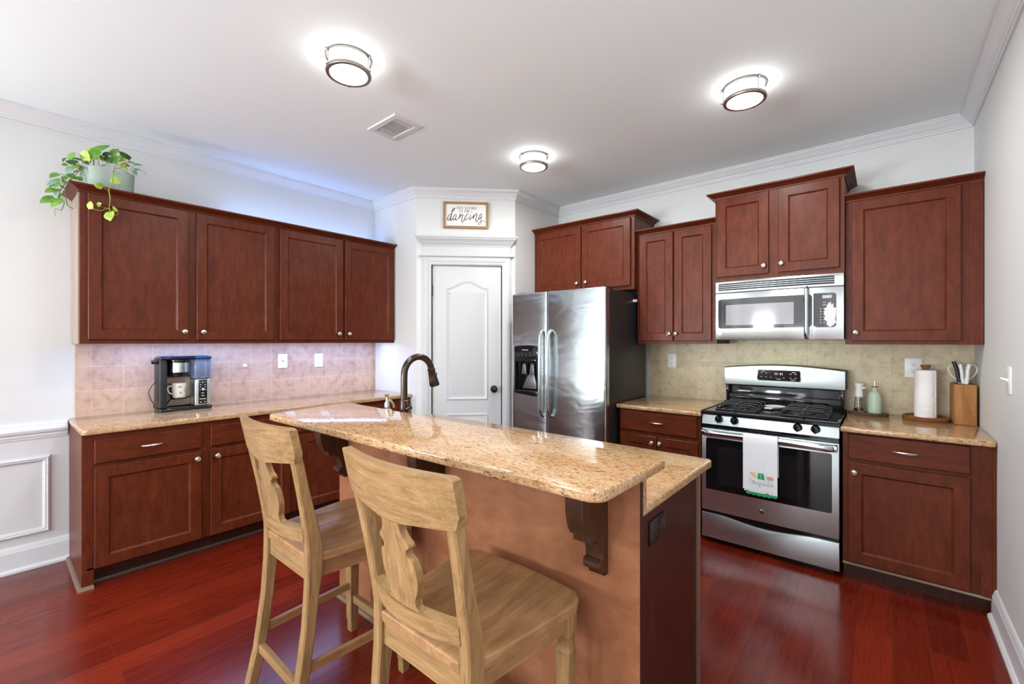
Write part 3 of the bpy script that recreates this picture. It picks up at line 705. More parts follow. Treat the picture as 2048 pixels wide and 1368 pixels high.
r = cabinet('base_cabinet', 'cherry base cabinet with one drawer and one door in the corner past the range', (-0.178, YBF, 0), 0, 0.596, YB - YBF - 0.009, 0.10, CT - 0.03,
    doors=((0.026, 0.508, 0.112, 0.672, (0.053, 0.622)),), drawers=((0.026, 0.508, 0.692, 0.832),), toe=True, group=G4)
MB().box(0.545, 0.585, -0.004, 0.002, 0.10, CT - 0.03).box(0.583, 0.597, -0.010, 0.002, 0.10, CT - 0.03, 0.002).build('filler_strip', M['cab'], r, 0)
MB().box(0.0, 0.58, 0.0, 0.075, 0.088, 0.1005).build('bottom_edge', M['rawwood'], r, 0, 'pale raw wood bottom edge')

# ------------------------------------------------------------------ granite counters
def slab(name, pts, z1, rad, label, h=0.030, bevel=0.007):
    o = MB().prism(round_poly(pts, rad), z1 - h, z1, 'xy', bevel, 0, 3).build(name, M['gran'], None, 40)
    return tag(o, label, 'countertop')
slab('granite_countertop', [(XL + 0.0085, 0.322), (-3.292, 0.322), (-3.292, PAY - 0.001), (XL + 0.0085, PAY - 0.001)], CT, [0, 0.03, 0, 0], 'granite countertop along the coffee wall, carrying the coffee maker')
slab('granite_countertop', [(-1.575, 3.115), (-0.948, 3.115), (-0.948, YB - 0.009), (-1.575, YB - 0.009)], CT, [0.006, 0.004, 0, 0], 'short granite countertop between fridge and range')
slab('granite_countertop', [(-0.186, 3.11), (XR - 0.003, 3.11), (XR - 0.003, YB - 0.009), (-0.186, YB - 0.009)], CT, [0.004, 0.02, 0, 0], 'granite countertop in the corner, carrying knife block and paper towels')

# ------------------------------------------------------------------ island with raised bar
YP = 1.205                       # stool side of the island's back panel
isl = thing('kitchen_island', (-1.40, 1.5, 0), 0, 'cherry kitchen island with brown back panel, corbels and raised bar', 'kitchen island')
def loc(mb, name, mat, sm=35, label=None):
    for v in mb.bm.verts: v.co -= Vector((-1.40, 1.5, 0))
    return mb.build(name, mat, isl, sm, label)
loc(MB().box(-2.20, -0.60, YP + 0.02, 1.80, 0.10, CT - 0.03).box(-2.20, -0.60, YP + 0.02, 1.74, 0.0, 0.10), 'cabinet_body', M['cab'], 0)
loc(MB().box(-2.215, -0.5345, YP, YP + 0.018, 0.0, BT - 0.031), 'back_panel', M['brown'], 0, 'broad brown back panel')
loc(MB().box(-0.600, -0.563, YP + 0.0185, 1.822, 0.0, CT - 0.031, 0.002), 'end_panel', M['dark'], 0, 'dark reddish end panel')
loc(MB().box(-0.5625, -0.556, 1.79, 1.824, 0.0, CT - 0.031), 'edge_strip', M['shoe'], 0)
loc(MB().box(-0.5344, -0.5325, YP - 0.0005, YP + 0.018, 0.0, BT - 0.0312), 'panel_edge', M['dark'], 0)
m = MB().loft(sweep([(-2.215, YP + 0.4), (-2.215, YP), (-0.5345, YP)], sh))
loc(m, 'shoe_moulding', M['shoe'], 30)
cor = [(0, BT - 0.031), (0.135, BT - 0.031), (0.137, 0.965), (0.143, 0.945), (0.149, 0.915), (0.150, 0.885), (0.147, 0.855), (0.138, 0.825), (0.124, 0.803), (0.108, 0.800), (0.106, 0.778), (0.074, 0.776), (0.058, 0.765), (0.043, 0.745), (0.036, 0.722), (0.036, 0.708),
       (0.046, 0.706), (0.053, 0.699), (0.054, 0.688), (0.048, 0.678), (0.036, 0.672), (0.026, 0.668), (0.021, 0.660), (0.018, 0.652), (0, 0.652)]
for xc in (-2.155, -1.40, -0.664):
    loc(MB().prism([(YP - t, z) for t, z in cor], xc - 0.029, xc + 0.029, 'yz', 0.0025, 0, 1), 'corbel', M['corbel'], 35)
# lower worktop with its splash, and the bar top
o = tag(MB().prism(round_poly([(-2.31, YP + 0.0185), (-0.533, YP + 0.0185), (-0.533, 1.905), (-2.31, 1.905)], [0, 0.006, 0.022, 0.022]), CT - 0.030, CT, 'xy', 0.006, 0, 3).build('granite_countertop', M['gran'], None, 40),
    'lower granite worktop of the island on the sink side', 'countertop')
MB().box(-2.215, -0.5325, YP + 0.0188, YP + 0.044, CT, BT - 0.031, 0.002).build('splash', M['gran'], o, 0)
o = slab('granite_bar_top', [(-2.150, 0.825), (-0.473, 0.862), (-0.470, 1.235), (-2.235, 1.262)], BT, [0.02, 0.045, 0.012, 0.012], 'raised granite bar top above the stools')
# ------------------------------------------------------------------ refrigerator
fr = thing('refrigerator', (-2.493, 2.96, 0), 0, 'side-by-side stainless refrigerator with ice dispenser and black sides', 'refrigerator')
MB().box(0.006, 0.905, 0.078, 0.745, 0.03, 1.752, 0.004).box(0.02, 0.10, 0.05, 0.16, 1.752, 1.775, 0.006).box(0.81, 0.89, 0.05, 0.16, 1.752, 1.775, 0.006).build('fridge_body', M['fside'], fr, 30)
MB().box(0.02, 0.89, 0.05, 0.60, 0.0, 0.06).build('plinth', M['blackm'], fr, 0)
def slab_hole(xs, zs, t, hole, bev):
    mb = MB(); b = bmesh.new(); F_ = {}; B_ = {}
    for i, x in enumerate(xs):
        for j, z in enumerate(zs):
            F_[i, j] = b.verts.new((x, 0, z)); B_[i, j] = b.verts.new((x, t, z))
    nx, nz = len(xs) - 1, len(zs) - 1
    for i in range(nx):
        for j in range(nz):
            B4 = [B_[i, j], B_[i + 1, j], B_[i + 1, j + 1], B_[i, j + 1]]; F4 = [F_[i, j], F_[i + 1, j], F_[i + 1, j + 1], F_[i, j + 1]]
            if (i, j) == hole:
                for k in range(4): b.faces.new((F4[k], F4[(k + 1) % 4], B4[(k + 1) % 4], B4[k]))
            else:
                b.faces.new(F4)
            b.faces.new(B4[::-1])
    for i in range(nx):
        for j in (0, nz): b.faces.new((F_[i, j], F_[i + 1, j], B_[i + 1, j], B_[i, j]))
    for j in range(nz):
        for i in (0, nx): b.faces.new((F_[i, j], F_[i, j + 1], B_[i, j + 1], B_[i, j]))
    bmesh.ops.recalc_face_normals(b, faces=b.faces[:])
    ed = [e for e in b.edges if all(abs(v.co.y) < 1e-6 for v in e.verts) and (all(abs(v.co.x - xs[0]) < 1e-6 for v in e.verts) or all(abs(v.co.x - xs[-1]) < 1e-6 for v in e.verts) or all(abs(v.co.z - zs[-1]) < 1e-6 for v in e.verts))]
    bmesh.ops.bevel(b, geom=ed, offset=bev, segments=4, affect='EDGES', profile=0.5)
    mb._merge(b, 0); return mb
fd = slab_hole([0, 0.034, 0.283, 0.373], [0.07, 0.900, 1.305, 1.765], 0.072, (1, 1), 0.014).build('freezer_door', M['fsteel'], fr, 30)
rd = MB().box(0.379, 0.911, 0, 0.072, 0.07, 1.765, 0.016, 0, 4).build('fridge_door', M['fsteel'], fr, 30)
for par, x, s in ((fd, 0.335, -1), (rd, 0.415, 1)):
    pts = [(x, 0.004, 1.440), (x, -0.022, 1.430), (x, -0.040, 1.400), (x, -0.046, 1.350), (x, -0.048, 1.1), (x, -0.046, 0.83), (x, -0.038, 0.775), (x, -0.022, 0.745), (x, 0.004, 0.735)]
    MB().tube([tuple(p) for p in catmull(pts, 5)], 0.0145, 12).build('door_handle', M['hsteel'], par, 60)
m = MB()
arc = [(0.030 + 0.255 * k / 10, 1.300 + 0.018 * math.sin(PI * (0.15 + 0.85 * k / 10 * 0.75))) for k in range(11)]
m.prism([(0.285, 1.195), (0.030, 1.195)][::-1] + arc[::-1], -0.004, 0.03, 'xz', 0.002)
low = [(0.030 + 0.255 * k / 10, 0.912 - 0.022 * math.sin(PI * k / 20)) for k in range(11)]
m.prism(low + [(0.285, 0.935), (0.030, 0.935)], -0.010, 0.03, 'xz', 0.003)
m.box(0.030, 0.048, -0.004, 0.03, 0.93, 1.2); m.box(0.270, 0.285, -0.004, 0.03, 0.93, 1.2); m.box(0.03, 0.285, 0.062, 0.07, 0.93, 1.25)
m.box(0.048, 0.27, -0.008, 0.03, 1.180, 1.205, 0.004)
dp = m.build('ice_dispenser', M['blackg'], fr, 30, 'black ice and water dispenser')
for k in range(5): MB().box(0.072 + k * 0.040, 0.094 + k * 0.040, -0.010, 0.0, 1.222, 1.250, 0.004).build('button', M['blackm'], dp, 30)
m = MB(); write(m, 'FRIGIDAIRE', 0.150, -0.0055, 1.274, 0.008, 0.0052, 0.0018, 0.0009); m.build('lettering', M['print'], dp, 0)
m = MB()
for xc in (0.118, 0.205): MB().prism([(xc - 0.026, 1.07), (xc + 0.024, 1.07), (xc + 0.020, 1.155), (xc - 0.010, 1.165)], 0.015, 0.04, 'xz', 0.004).build('spout', M['paddle'], dp, 30)
m.prism([(0.085, 0.945), (0.245, 0.945), (0.215, 1.07), (0.165, 1.075), (0.135, 1.045)], 0.040, 0.05, 'xz', 0.003)
m.build('paddle', M['paddle'], dp, 30)
o = MB().lathe([(0, 0), (0.013, 0), (0.014, 0.006), (0.009, 0.012), (0.009, 0.018), (0.013, 0.022), (0.012, 0.028), (0, 0.030)], (0, 0, 0), 16, 'x').build('magnet_hook', M['white'], None, 40)
o.location = (-1.588 + 0.0005, 3.45, 1.687); tag(o, 'small white magnetic hook high on the black fridge side', 'hook')

# ------------------------------------------------------------------ microwave over the range
mw = thing('microwave', (-0.937, 3.405, 1.364), 0, 'stainless over-the-range microwave hanging under the raised cabinet', 'microwave')
MB().box(0.003, 0.746, 0.034, YB - 3.405 - 0.010, 0.004, 0.418, 0.003).build('microwave_case', M['blackm'], mw, 0)
BOW = 0.022
def bow(x, w=0.749): u = (x / w) * 2 - 1; return BOW * (u * u)
def bowed(mb, x0, x1, z0, z1, y0, y1, mi=0, n=14, bev=0.0):
    xs = [x0 + (x1 - x0) * k / n for k in range(n + 1)]
    pts = [(x, y0 + bow(x)) for x in xs] + [(x1, y1), (x0, y1)]
    return mb.prism(pts, z0, z1, 'xy', bev, mi)
gp = bowed(MB(), 0, 0.749, 0.337, 0.418, 0.0, 0.05, 0, 16, 0.003).build('grille_panel', M['msteel'], mw, 30)
bowed(MB(), 0.019, 0.702, 0.352, 0.404, -0.0012, 0.02).build('vent_opening', M['blackg'], gp, 30)
m = MB()
for z in (0.364, 0.377, 0.390): bowed(m, 0.022, 0.699, z, z + 0.0022, -0.0018, 0.02)
m.build('vent_slats', M['msteel'], gp, 30)
md = bowed(MB(), 0, 0.585, 0.0, 0.334, 0.0, 0.05, 0, 14, 0.003).build('microwave_door', M['msteel'], mw, 30)
cp = bowed(MB(), 0.587, 0.749, 0.0, 0.334, 0.0, 0.05, 0, 8, 0.003).build('control_panel', M['msteel'], mw, 30)
def bowed_poly(mb, pts, y0, mi=0, cols=24):
    # a thin plate following the bowed front, outline in x/z
    t = bmesh.new(); vs = [t.verts.new((u, 0, v)) for u, v in pts]; f = t.faces.new(vs)
    xs = [p[0] for p in pts]; a, b = min(xs), max(xs)
    for k in range(1, cols):
        g = t.verts[:] + t.edges[:] + t.faces[:]
        bmesh.ops.bisect_plane(t, geom=g, plane_co=(a + (b - a) * k / cols, 0, 0), plane_no=(1, 0, 0))
    r = bmesh.ops.extrude_face_region(t, geom=t.faces[:])
    for e in r['geom']:
        if isinstance(e, bmesh.types.BMVert): e.co.y = 0.006
    for v in t.verts: v.co.y += y0 + bow(v.co.x)
    bmesh.ops.recalc_face_normals(t, faces=t.faces[:])
    mb._merge(t, mi); return mb
bowed_poly(MB(), rrect(0.017, 0.585, 0.080, 0.292, 0.018), -0.0015).build('door_glass', M['micg'], md, 30)
bowed_poly(MB(), rrect(0.070, 0.487, 0.103, 0.248, 0.006), -0.0022).build('inner_window', M['micw'], md, 30)
m = MB(); hp_ = [(0.560, bow(0.56) + 0.0, 0.334), (0.560, bow(0.56) - 0.022, 0.330), (0.560, -0.034, 0.315), (0.560, -0.040, 0.25), (0.560, -0.042, 0.17), (0.560, -0.040, 0.09), (0.560, -0.034, 0.030), (0.560, bow(0.56) - 0.022, 0.014), (0.560, bow(0.56), 0.010)]
rings = []
for p in catmull(hp_, 4): rings.append(p)
m.tube([tuple(p) for p in rings], 0.0135, 12); m.build('door_handle', M['hsteel'], md, 60)
kp = bowed_poly(MB(), [(0.593, 0.088), (0.612, 0.078), (0.700, 0.078), (0.712, 0.090), (0.712, 0.284), (0.700, 0.296), (0.593, 0.296)][::-1], -0.0015, 0, 6).build('keypad', M['micg'], cp, 30)
bowed_poly(MB(), [(0.640, 0.262), (0.690, 0.262), (0.690, 0.282), (0.640, 0.282)], -0.0022, 0, 3).build('display', M['lcd'], cp, 30)
m = MB(); write(m, 'START', 0.664, bow(0.664) - 0.003, 0.266, 0.011, 0.006, 0.002, 0.0011); m.build('display_lettering', M['white'], cp, 0)
m = MB()
for z in (0.236, 0.220): MB().box(0.642, 0.658, bow(0.65) - 0.0025, bow(0.65), z - 0.0015, z + 0.0015).build('key', M['print'], cp, 0)
for j in range(6):
    for i in range(2):
        x = 0.632 + i * 0.018; z = 0.196 - j * 0.0175
        MB().box(x - 0.004, x + 0.004, bow(x) - 0.0025, bow(x), z - 0.002, z + 0.002).build('key', M['print'], cp, 0)
random.seed(3)
m = MB(); pts = []
for k in range(40):
    a = 2 * PI * k / 40; rr_ = 1 + random.uniform(-0.22, 0.16)
    x = 0.682 + 0.032 * math.cos(a) * rr_; z = 0.158 + 0.074 * math.sin(a) * rr_
    pts.append((min(x, 0.7105), max(z, 0.082)))
bowed_poly(m, pts, -0.0022, 0, 5); m.build('worn_patch', M['worn'], cp, 30)
def badge(parent, x, z, y, r=0.012):
    b = MB().lathe([(0, 0.003), (r, 0.003), (r, -0.001), (r * 0.86, -0.003), (r * 0.8, -0.0015), (0, -0.0015)], (x, y, z), 24, 'y'); m_ = b
    m_.tube([(x - r * .5 + r * .45 * math.cos(a), y - 0.002, z + r * .1 + r * .4 * math.sin(a)) for a in [PI * (0.1 + k * 0.16) for k in range(11)]], r * 0.07, 5, 1)
    m_.tube([(x + r * .5, y - 0.002, z + r * .45), (x + r * .1, y - 0.002, z + r * .45), (x + r * .2, y - 0.002, z), (x, y - 0.002, z - r * .45), (x + r * .4, y - 0.002, z - r * .4)], r * 0.07, 5, 1)
    m_.tube([(x + r * .1, y - 0.002, z), (x + r * .45, y - 0.002, z + r * .05)], r * 0.07, 5, 1)
    m_.build('badge', [M['hsteel'], M['blackm']], parent, 40, 'round maker badge')
badge(md, 0.030, 0.044, bow(0.03) - 0.001)

# ------------------------------------------------------------------ gas range
rg = thing('gas_range', (-0.946, 3.128, 0), 0, 'freestanding stainless gas range with black cooktop', 'range')
MB().box(0.004, 0.752, 0.030, 0.695, 0.030, 0.864, 0.002).build('range_body', M['blackm'], rg, 0)
MB().box(0.03, 0.726, 0.07, 0.60, 0.0, 0.032).build('plinth', M['blackm'], rg, 0)
top = [(0.002, 0.198)] + [(0.12 + 0.51 * k / 16, 0.198 - 0.024 * math.sin(PI * k / 16) ** 1.3) for k in range(17)] + [(0.754, 0.198)]
MB().prism([(0.754, 0.036), (0.002, 0.036)][::-1] + top[::-1], 0.0, 0.032, 'xz', 0.003).build('storage_drawer', M['steel'], rg, 30)
MB().box(0.004, 0.752, 0.012, 0.031, 0.165, 0.222).build('drawer_recess', M['blackg'], rg, 0)
od = MB().box(0.002, 0.754, -0.004, 0.032, 0.219, 0.768, 0.004).build('oven_door', M['steel'], rg, 30)
MB().prism(rrect(0.030, 0.720, 0.362, 0.706, 0.012), -0.0055, 0.01, 'xz').build('oven_window', M['oveng'], od, 30)
MB().prism(rrect(0.105, 0.560, 0.405, 0.655, 0.006), -0.0058, 0.0, 'xz').build('inner_glass', plain('inner_oven_glass', (0.011, 0.011, 0.012), 0.05, 0, 0.7), od, 30)
m = MB(); hx = []
for k in range(17):
    u = k / 16; x = 0.010 + 0.736 * u; e = max(0, 1 - min(u, 1 - u) / 0.05)
    y = -0.050 + 0.03 * e * e
    hx.append([(x, y + 0.013 * math.cos(a), 0.742 + 0.021 * math.sin(a) + 0.004 * math.sin(PI * u)) for a in [2 * PI * q / 12 for q in range(12)]])
m.loft(hx)
for s in (0.020, 0.736): m.box(s - 0.012, s + 0.012, -0.045, 0.0, 0.726, 0.760, 0.004)
m.build('oven_handle', M['hsteel'], od, 50)
m = MB()
for a, b in ((0.13, 0.18), (0.21, 0.34), (0.36, 0.49), (0.51, 0.57), (0.59, 0.65)): m.box(a, b, -0.002, 0.026, 0.7675, 0.7690)
m.build('vent_slots', M['slot'], od, 0)
badge(od, 0.362, 0.283, -0.0045, 0.014)
MB().box(0.006, 0.750, 0.010, 0.034, 0.765, 0.800).build('gap_strip', M['blackg'], rg, 0)
cpn = MB().prism([(0.0, 0.797), (0.03, 0.797), (0.03, 0.868), (0.012, 0.868)], 0.002, 0.754, 'yz', 0.002).build('control_panel', M['steel'], rg, 30)
for x in (0.108, 0.203, 0.552, 0.641):
    k = MB().lathe([(0, 0.008), (0.025, 0.008), (0.025, 0.002), (0.0225, 0.0), (0.021, -0.016), (0.017, -0.021), (0, -0.022)], (x, 0.003, 0.835), 24, 'y')
    k.box(x - 0.0045, x + 0.0045, -0.026, -0.010, 0.812, 0.858, 0.003)
    k.build('burner_knob', M['blackg'], cpn, 40)
m = MB()
lip = [(-0.014, 0.866), (-0.014, 0.878), (-0.008, 0.887), (0.004, 0.888), (0.010, 0.884), (0.56, 0.884), (0.575, 0.895), (0.60, 0.895), (0.60, 0.860), (-0.004, 0.860)]
m.prism(lip, -0.002, 0.758, 'yz'); m.box(-0.002, 0.012, -0.008, 0.60, 0.866, 0.8885, 0.004); m.box(0.744, 0.758, -0.008, 0.60, 0.866, 0.8885, 0.004)
ck = m.build('cooktop', M['blackg'], rg, 30)
for gx in (0.185, 0.570):
    m = MB()
    for j, y in enumerate((0.130, 0.225, 0.330, 0.425)):
        w = 0.118
        m.tube([tuple(p) for p in catmull([(gx - w, y, 0.886), (gx - w, y, 0.906), (gx - w + 0.018, y, 0.922), (gx, y, 0.924), (gx + w - 0.018, y, 0.922), (gx + w, y, 0.906), (gx + w, y, 0.886)], 4)], 0.0052, 8)
    for dx in (0.0,): m.tube([tuple(p) for p in catmull([(gx, 0.095, 0.886), (gx, 0.095, 0.91), (gx, 0.12, 0.925), (gx, 0.28, 0.925), (gx, 0.435, 0.925), (gx, 0.46, 0.91), (gx, 0.46, 0.886)], 4)], 0.0052, 8)
    m.tube([(gx - 0.12, 0.10, 0.889), (gx + 0.12, 0.10, 0.889), (gx + 0.12, 0.455, 0.889), (gx - 0.12, 0.455, 0.889)], 0.005, 8, 0, True)
    m.build('burner_grate', M['iron'], ck, 60)
    for y in (0.175, 0.380):
        MB().lathe([(0, 0.8835), (0.056, 0.8835), (0.054, 0.888), (0.036, 0.890), (0.036, 0.899), (0.030, 0.904), (0, 0.905)], (gx, y, 0), 24).build('burner', M['iron'], ck, 40)
m = MB(); m.box(0.010, 0.746, 0.600, 0.690, 0.86, 1.03, 0.004); m.box(0.010, 0.746, 0.575, 0.61, 0.884, 0.955, 0.008); m.box(0.002, 0.754, 0.562, 0.69, 1.018, 1.03, 0.004)
m.box(0.010, 0.030, 0.565, 0.61, 0.90, 1.03, 0.006); m.box(0.726, 0.746, 0.565, 0.61, 0.90, 1.03, 0.006)
m.build('backguard', M['blackg'], rg, 30)
ctop = [(0.752 - 0.752 * k / 20, 1.150 + 0.026 * math.sin(PI * k / 20)) for k in range(21)]
co = MB().prism([(0.0, 1.024), (0.752, 1.024)] + ctop, 0.556, 0.60, 'xz', 0.004)
bk = MB().prism([(-0.003, 1.028), (0.758, 1.028)] + [(x * 1.012 - 0.003, z + 0.004) for x, z in ctop], 0.572, 0.69, 'xz', 0.003)
bk.build('console_back', M['blackm'], rg, 30); con = co.build('console', M['steel'], rg, 30)
MB().prism(rrect(0.226, 0.506, 1.064, 1.148, 0.016), 0.5545, 0.57, 'xz', 0.001).build('display_bezel', M['hsteel'], con, 30)
MB().prism(rrect(0.232, 0.500, 1.069, 1.143, 0.012), 0.5535, 0.57, 'xz').build('display_panel', M['blackg'], con, 30)
m = MB(); write(m, '11:41', 0.366, 0.553, 1.108, 0.017, 0.008, 0.003, 0.0011, slant=0.1); m.build('clock_digits', M['digit'], con, 0)
m = MB()
for x, z, w in ((0.257, 1.122, 0.010), (0.287, 1.120, 0.010), (0.268, 1.134, 0.014), (0.256, 1.092, 0.009), (0.286, 1.092, 0.011), (0.318, 1.090, 0.010), (0.366, 1.079, 0.026), (0.398, 1.088, 0.012), (0.440, 1.118, 0.014), (0.470, 1.118, 0.012), (0.440, 1.090, 0.011), (0.470, 1.090, 0.011), (0.455, 1.077, 0.028), (0.46, 1.130, 0.026)):
    MB().box(x - w / 2, x + w / 2, 0.5528, 0.5545, z - 0.002, z + 0.002).build('button', M['print'], con, 0)
write(m, '+', 0.350, 0.553, 1.087, 0.006, 0.006, 0, 0.0008); write(m, '-', 0.376, 0.553, 1.087, 0.006, 0.006, 0, 0.0008)
m.build('console_lettering', M['print'], con, 0)
# spoon rest
sp = MB().lathe([(0, 0.004), (0.040, 0.0), (0.050, 0.006), (0.062, 0.014), (0.064, 0.019), (0.060, 0.019), (0.048, 0.011), (0, 0.009)], (0, 0, 0), 28)
sp.prism(rrect(-0.036, 0.014, -0.112, -0.045, 0.012), 0.006, 0.016, 'xy', 0.003)
o = sp.build('spoon_rest', M['stone'], None, 40); o.location = (-0.575, 3.52, 0.8845); o.rotation_euler = (0, 0, -0.15)
tag(o, 'speckled white spoon rest in the middle of the cooktop', 'spoon rest')
# kitchen towel over the oven handle
HY, HZ = 3.128 - 0.050, 0.742
tw = thing('kitchen_towel', (-0.578, HY, HZ), 0, 'white embroidered kitchen towel hanging over the oven handle', 'towel')
def towel_layer(mb, x0, x1, zf, zb, off, n=14):
    path = [(-0.019 - off, zf + (0.02 - zf) * k / 8) for k in range(8)] + [(-0.0165 - off, 0.014), (-0.010 - off * .5, 0.026 + off), (0.0, 0.030 + off), (0.010 + off * .5, 0.026 + off), (0.0165 + off, 0.012)] + [(0.018 + off, 0.0 + (zb) * k / 4) for k in range(1, 5)]
    rings = []
    for y, z in path:
        fr_, bk_ = [], []
        for k in range(n + 1):
            u = k / n; x = x0 + (x1 - x0) * u
            wv = (0.0022 * math.sin(u * 9 + 1) + 0.0012 * math.sin(u * 21)) * min(1, max(0, -z) / 0.12) * (1 if y < 0 else 0)
            fr_.append((x, y + wv - 0.0012, z)); bk_.append((x, y + wv + 0.0012, z))
        rings.append(fr_ + bk_[::-1])
    mb.loft(rings)
m = MB(); towel_layer(m, -0.090, 0.091, -0.322, -0.22, 0.0045); towel_layer(m, -0.098, 0.080, -0.312, -0.20, 0.0005); m.build('towel_cloth', M['linen'], tw, 50)
m = MB(); pts = [(-0.080, -0.316)] + [(0.091, -0.316)] + [(0.091 - 0.171 * k / 24, -0.334 - 0.005 * abs(math.sin(k * PI / 4)) - 0.004 * math.sin(PI * k / 24)) for k in range(25)]
m.prism(pts[::-1], -0.0225, -0.0205, 'xz'); m.build('scalloped_trim', M['green'], tw, 0, 'green scalloped trim')
m = MB(); yy = -0.0275
m.prism([(-0.056, -0.196), (-0.030, -0.202), (-0.026, -0.215), (-0.020, -0.222), (-0.028, -0.228), (-0.048, -0.218), (-0.058, -0.208)][::-1], yy, yy + 0.003, 'xz', 0, 0)
m.prism([(-0.012, -0.199), (0.018, -0.199), (0.024, -0.236), (-0.016, -0.236)][::-1], yy, yy + 0.003, 'xz', 0, 1)
m.tube([(-0.004, yy, -0.202), (0.003, yy, -0.214), (0.003, yy, -0.232)], 0.0010, 5, 4); m.tube([(0.010, yy, -0.202), (0.003, yy, -0.214)], 0.0010, 5, 4)
m.prism(rrect(0.034, 0.070, -0.230, -0.214, 0.004)[::-1], yy, yy + 0.003, 'xz', 0, 2); m.tube([(0.035, yy, -0.213), (0.069, yy, -0.211)], 0.0010, 5, 2)
m.ball((-0.031, yy, -0.196), 0.0025, 2)
aug = [[(-.8, 1.2), (-1.0, 1.5), (-1.15, .8), (-.9, .1), (-.6, .6), (-.45, 1.2), (-.5, .2), (-.3, .1)], [(-.3, .9), (-.3, .2), (-.05, .1), (.1, .9), (.1, .1), (.3, .3)],
       [(.75, .8), (.5, .9), (.38, .4), (.6, .1), (.8, .8), (.72, -.6), (.45, -.7), (.5, -.3), (.95, .1)], [(1.0, .8), (1.0, .2), (1.25, .1), (1.4, .8), (1.4, .1), (1.6, .3)],
       [(1.9, .9), (1.65, .6), (1.95, .3), (1.75, .05), (2.1, .2)], [(2.4, 1.5), (2.25, .4), (2.35, .1), (2.6, .3)], [(2.15, 1.0), (2.6, 1.0)], [(3.0, .8), (2.7, .7), (2.7, .15), (2.95, .2), (3.05, .8), (3.05, .1), (3.25, .3)]]
for st in aug: m.tube([(p.x * 0.0295 - 0.023, yy, p.y * 0.022 - 0.270) for p in catmull([(u, v) for u, v in st], 4)], 0.0009, 5, 3)
for k in range(11): m.tube([(-0.078 + k * 0.0158, yy, -0.318), (-0.078 + k * 0.0158, yy, -0.306)], 0.0007, 4, 3)
m.build('embroidery', [M['yellow'], M['green'], M['pink'], M['teal'], M['white']], tw, 0)
# weak green light added under the microwave for the green cast on the tiles
area('added_green_light', (-0.562, 3.62, 1.360), (0, 0, 0), 0.30, 0.10, 0.45, (0.80, 1.0, 0.62))
# ------------------------------------------------------------------ faucet, soap dispenser, outlets
fa = thing('kitchen_faucet', (-1.80, 1.315, CT), 0, 'oil-rubbed bronze gooseneck faucet rising behind the bar', 'faucet')
MB().lathe([(0, 0), (0.034, 0), (0.034, 0.008), (0.030, 0.014), (0.029, 0.05), (0.024, 0.10), (0.0225, 0.135), (0.0215, 0.136), (0.0215, 0.142), (0.019, 0.160), (0.018, 0.19), (0, 0.19)], (0, 0, 0), 28).build('faucet_body', M['bronze'], fa, 40)
pts = [(0, 0, 0.15), (0, 0, 0.22), (0, 0, 0.30)] + [(0, 0.088 - 0.088 * math.cos(a), 0.315 + 0.088 * math.sin(a)) for a in [PI * k / 18 for k in range(1, 16)]]
e = pts[-1]; pts += [(0, e[1] + 0.006, e[2] - 0.022)]
MB().tube(pts, 0.0165, 16).build('spout', M['bronze'], fa, 60)
m = MB(); a0 = Vector(pts[-1]); dd = (Vector(pts[-1]) - Vector(pts[-2])).normalized()
m.tube([a0 - dd * 0.004, a0, a0 + dd * 0.006, a0 + dd * 0.012, a0 + dd * 0.05, a0 + dd * 0.085, a0 + dd * 0.09], [0.017, 0.0205, 0.0205, 0.0185, 0.0225, 0.0265, 0.025], 20)
m.box(-0.006, 0.006, a0.y + 0.020, a0.y + 0.036, a0.z - 0.065, a0.z - 0.020, 0.003)
m.build('spray_head', M['bronze'], fa, 40)
MB().lathe([(0.0235, 0.0), (0.0245, 0.002), (0.0235, 0.004)], (0, 0, 0.1335), 24).lathe([(0.0225, 0.0), (0.0235, 0.0015), (0.0225, 0.003)], (0, 0, 0.190), 24).build('trim_ring', plain('copper_highlight', (0.35, 0.17, 0.11), 0.3, 1.0), fa, 50)
MB().tube([(0.015, 0, 0.145), (0.040, 0.004, 0.158), (0.047, 0.005, 0.162)], [0.010, 0.012, 0.009], 12).tube([(0.043, 0.004, 0.16), (0.05, -0.01, 0.12), (0.055, -0.02, 0.09)], [0.005, 0.0045, 0.006], 8).build('lever_handle', M['bronze'], fa, 50)
so = thing('soap_dispenser', (-1.945, 1.315, CT), 0, 'small satin nickel soap dispenser beside the bronze faucet', 'soap dispenser')
MB().lathe([(0, 0), (0.025, 0), (0.025, 0.006), (0.020, 0.012), (0.018, 0.10), (0.024, 0.112), (0.027, 0.120), (0.024, 0.132), (0.013, 0.138), (0.013, 0.165), (0.006, 0.175), (0.004, 0.195), (0.012, 0.204), (0.013, 0.209), (0, 0.211)], (0, 0, 0), 20).build('pump_body', M['nickel'], so, 40)
MB().tube([tuple(p) for p in catmull([(0, 0, 0.16), (-0.004, 0.012, 0.174), (-0.010, 0.03, 0.172), (-0.016, 0.05, 0.15), (-0.016, 0.052, 0.135)], 4)], 0.006, 10).build('pump_spout', M['nickel'], so, 60)

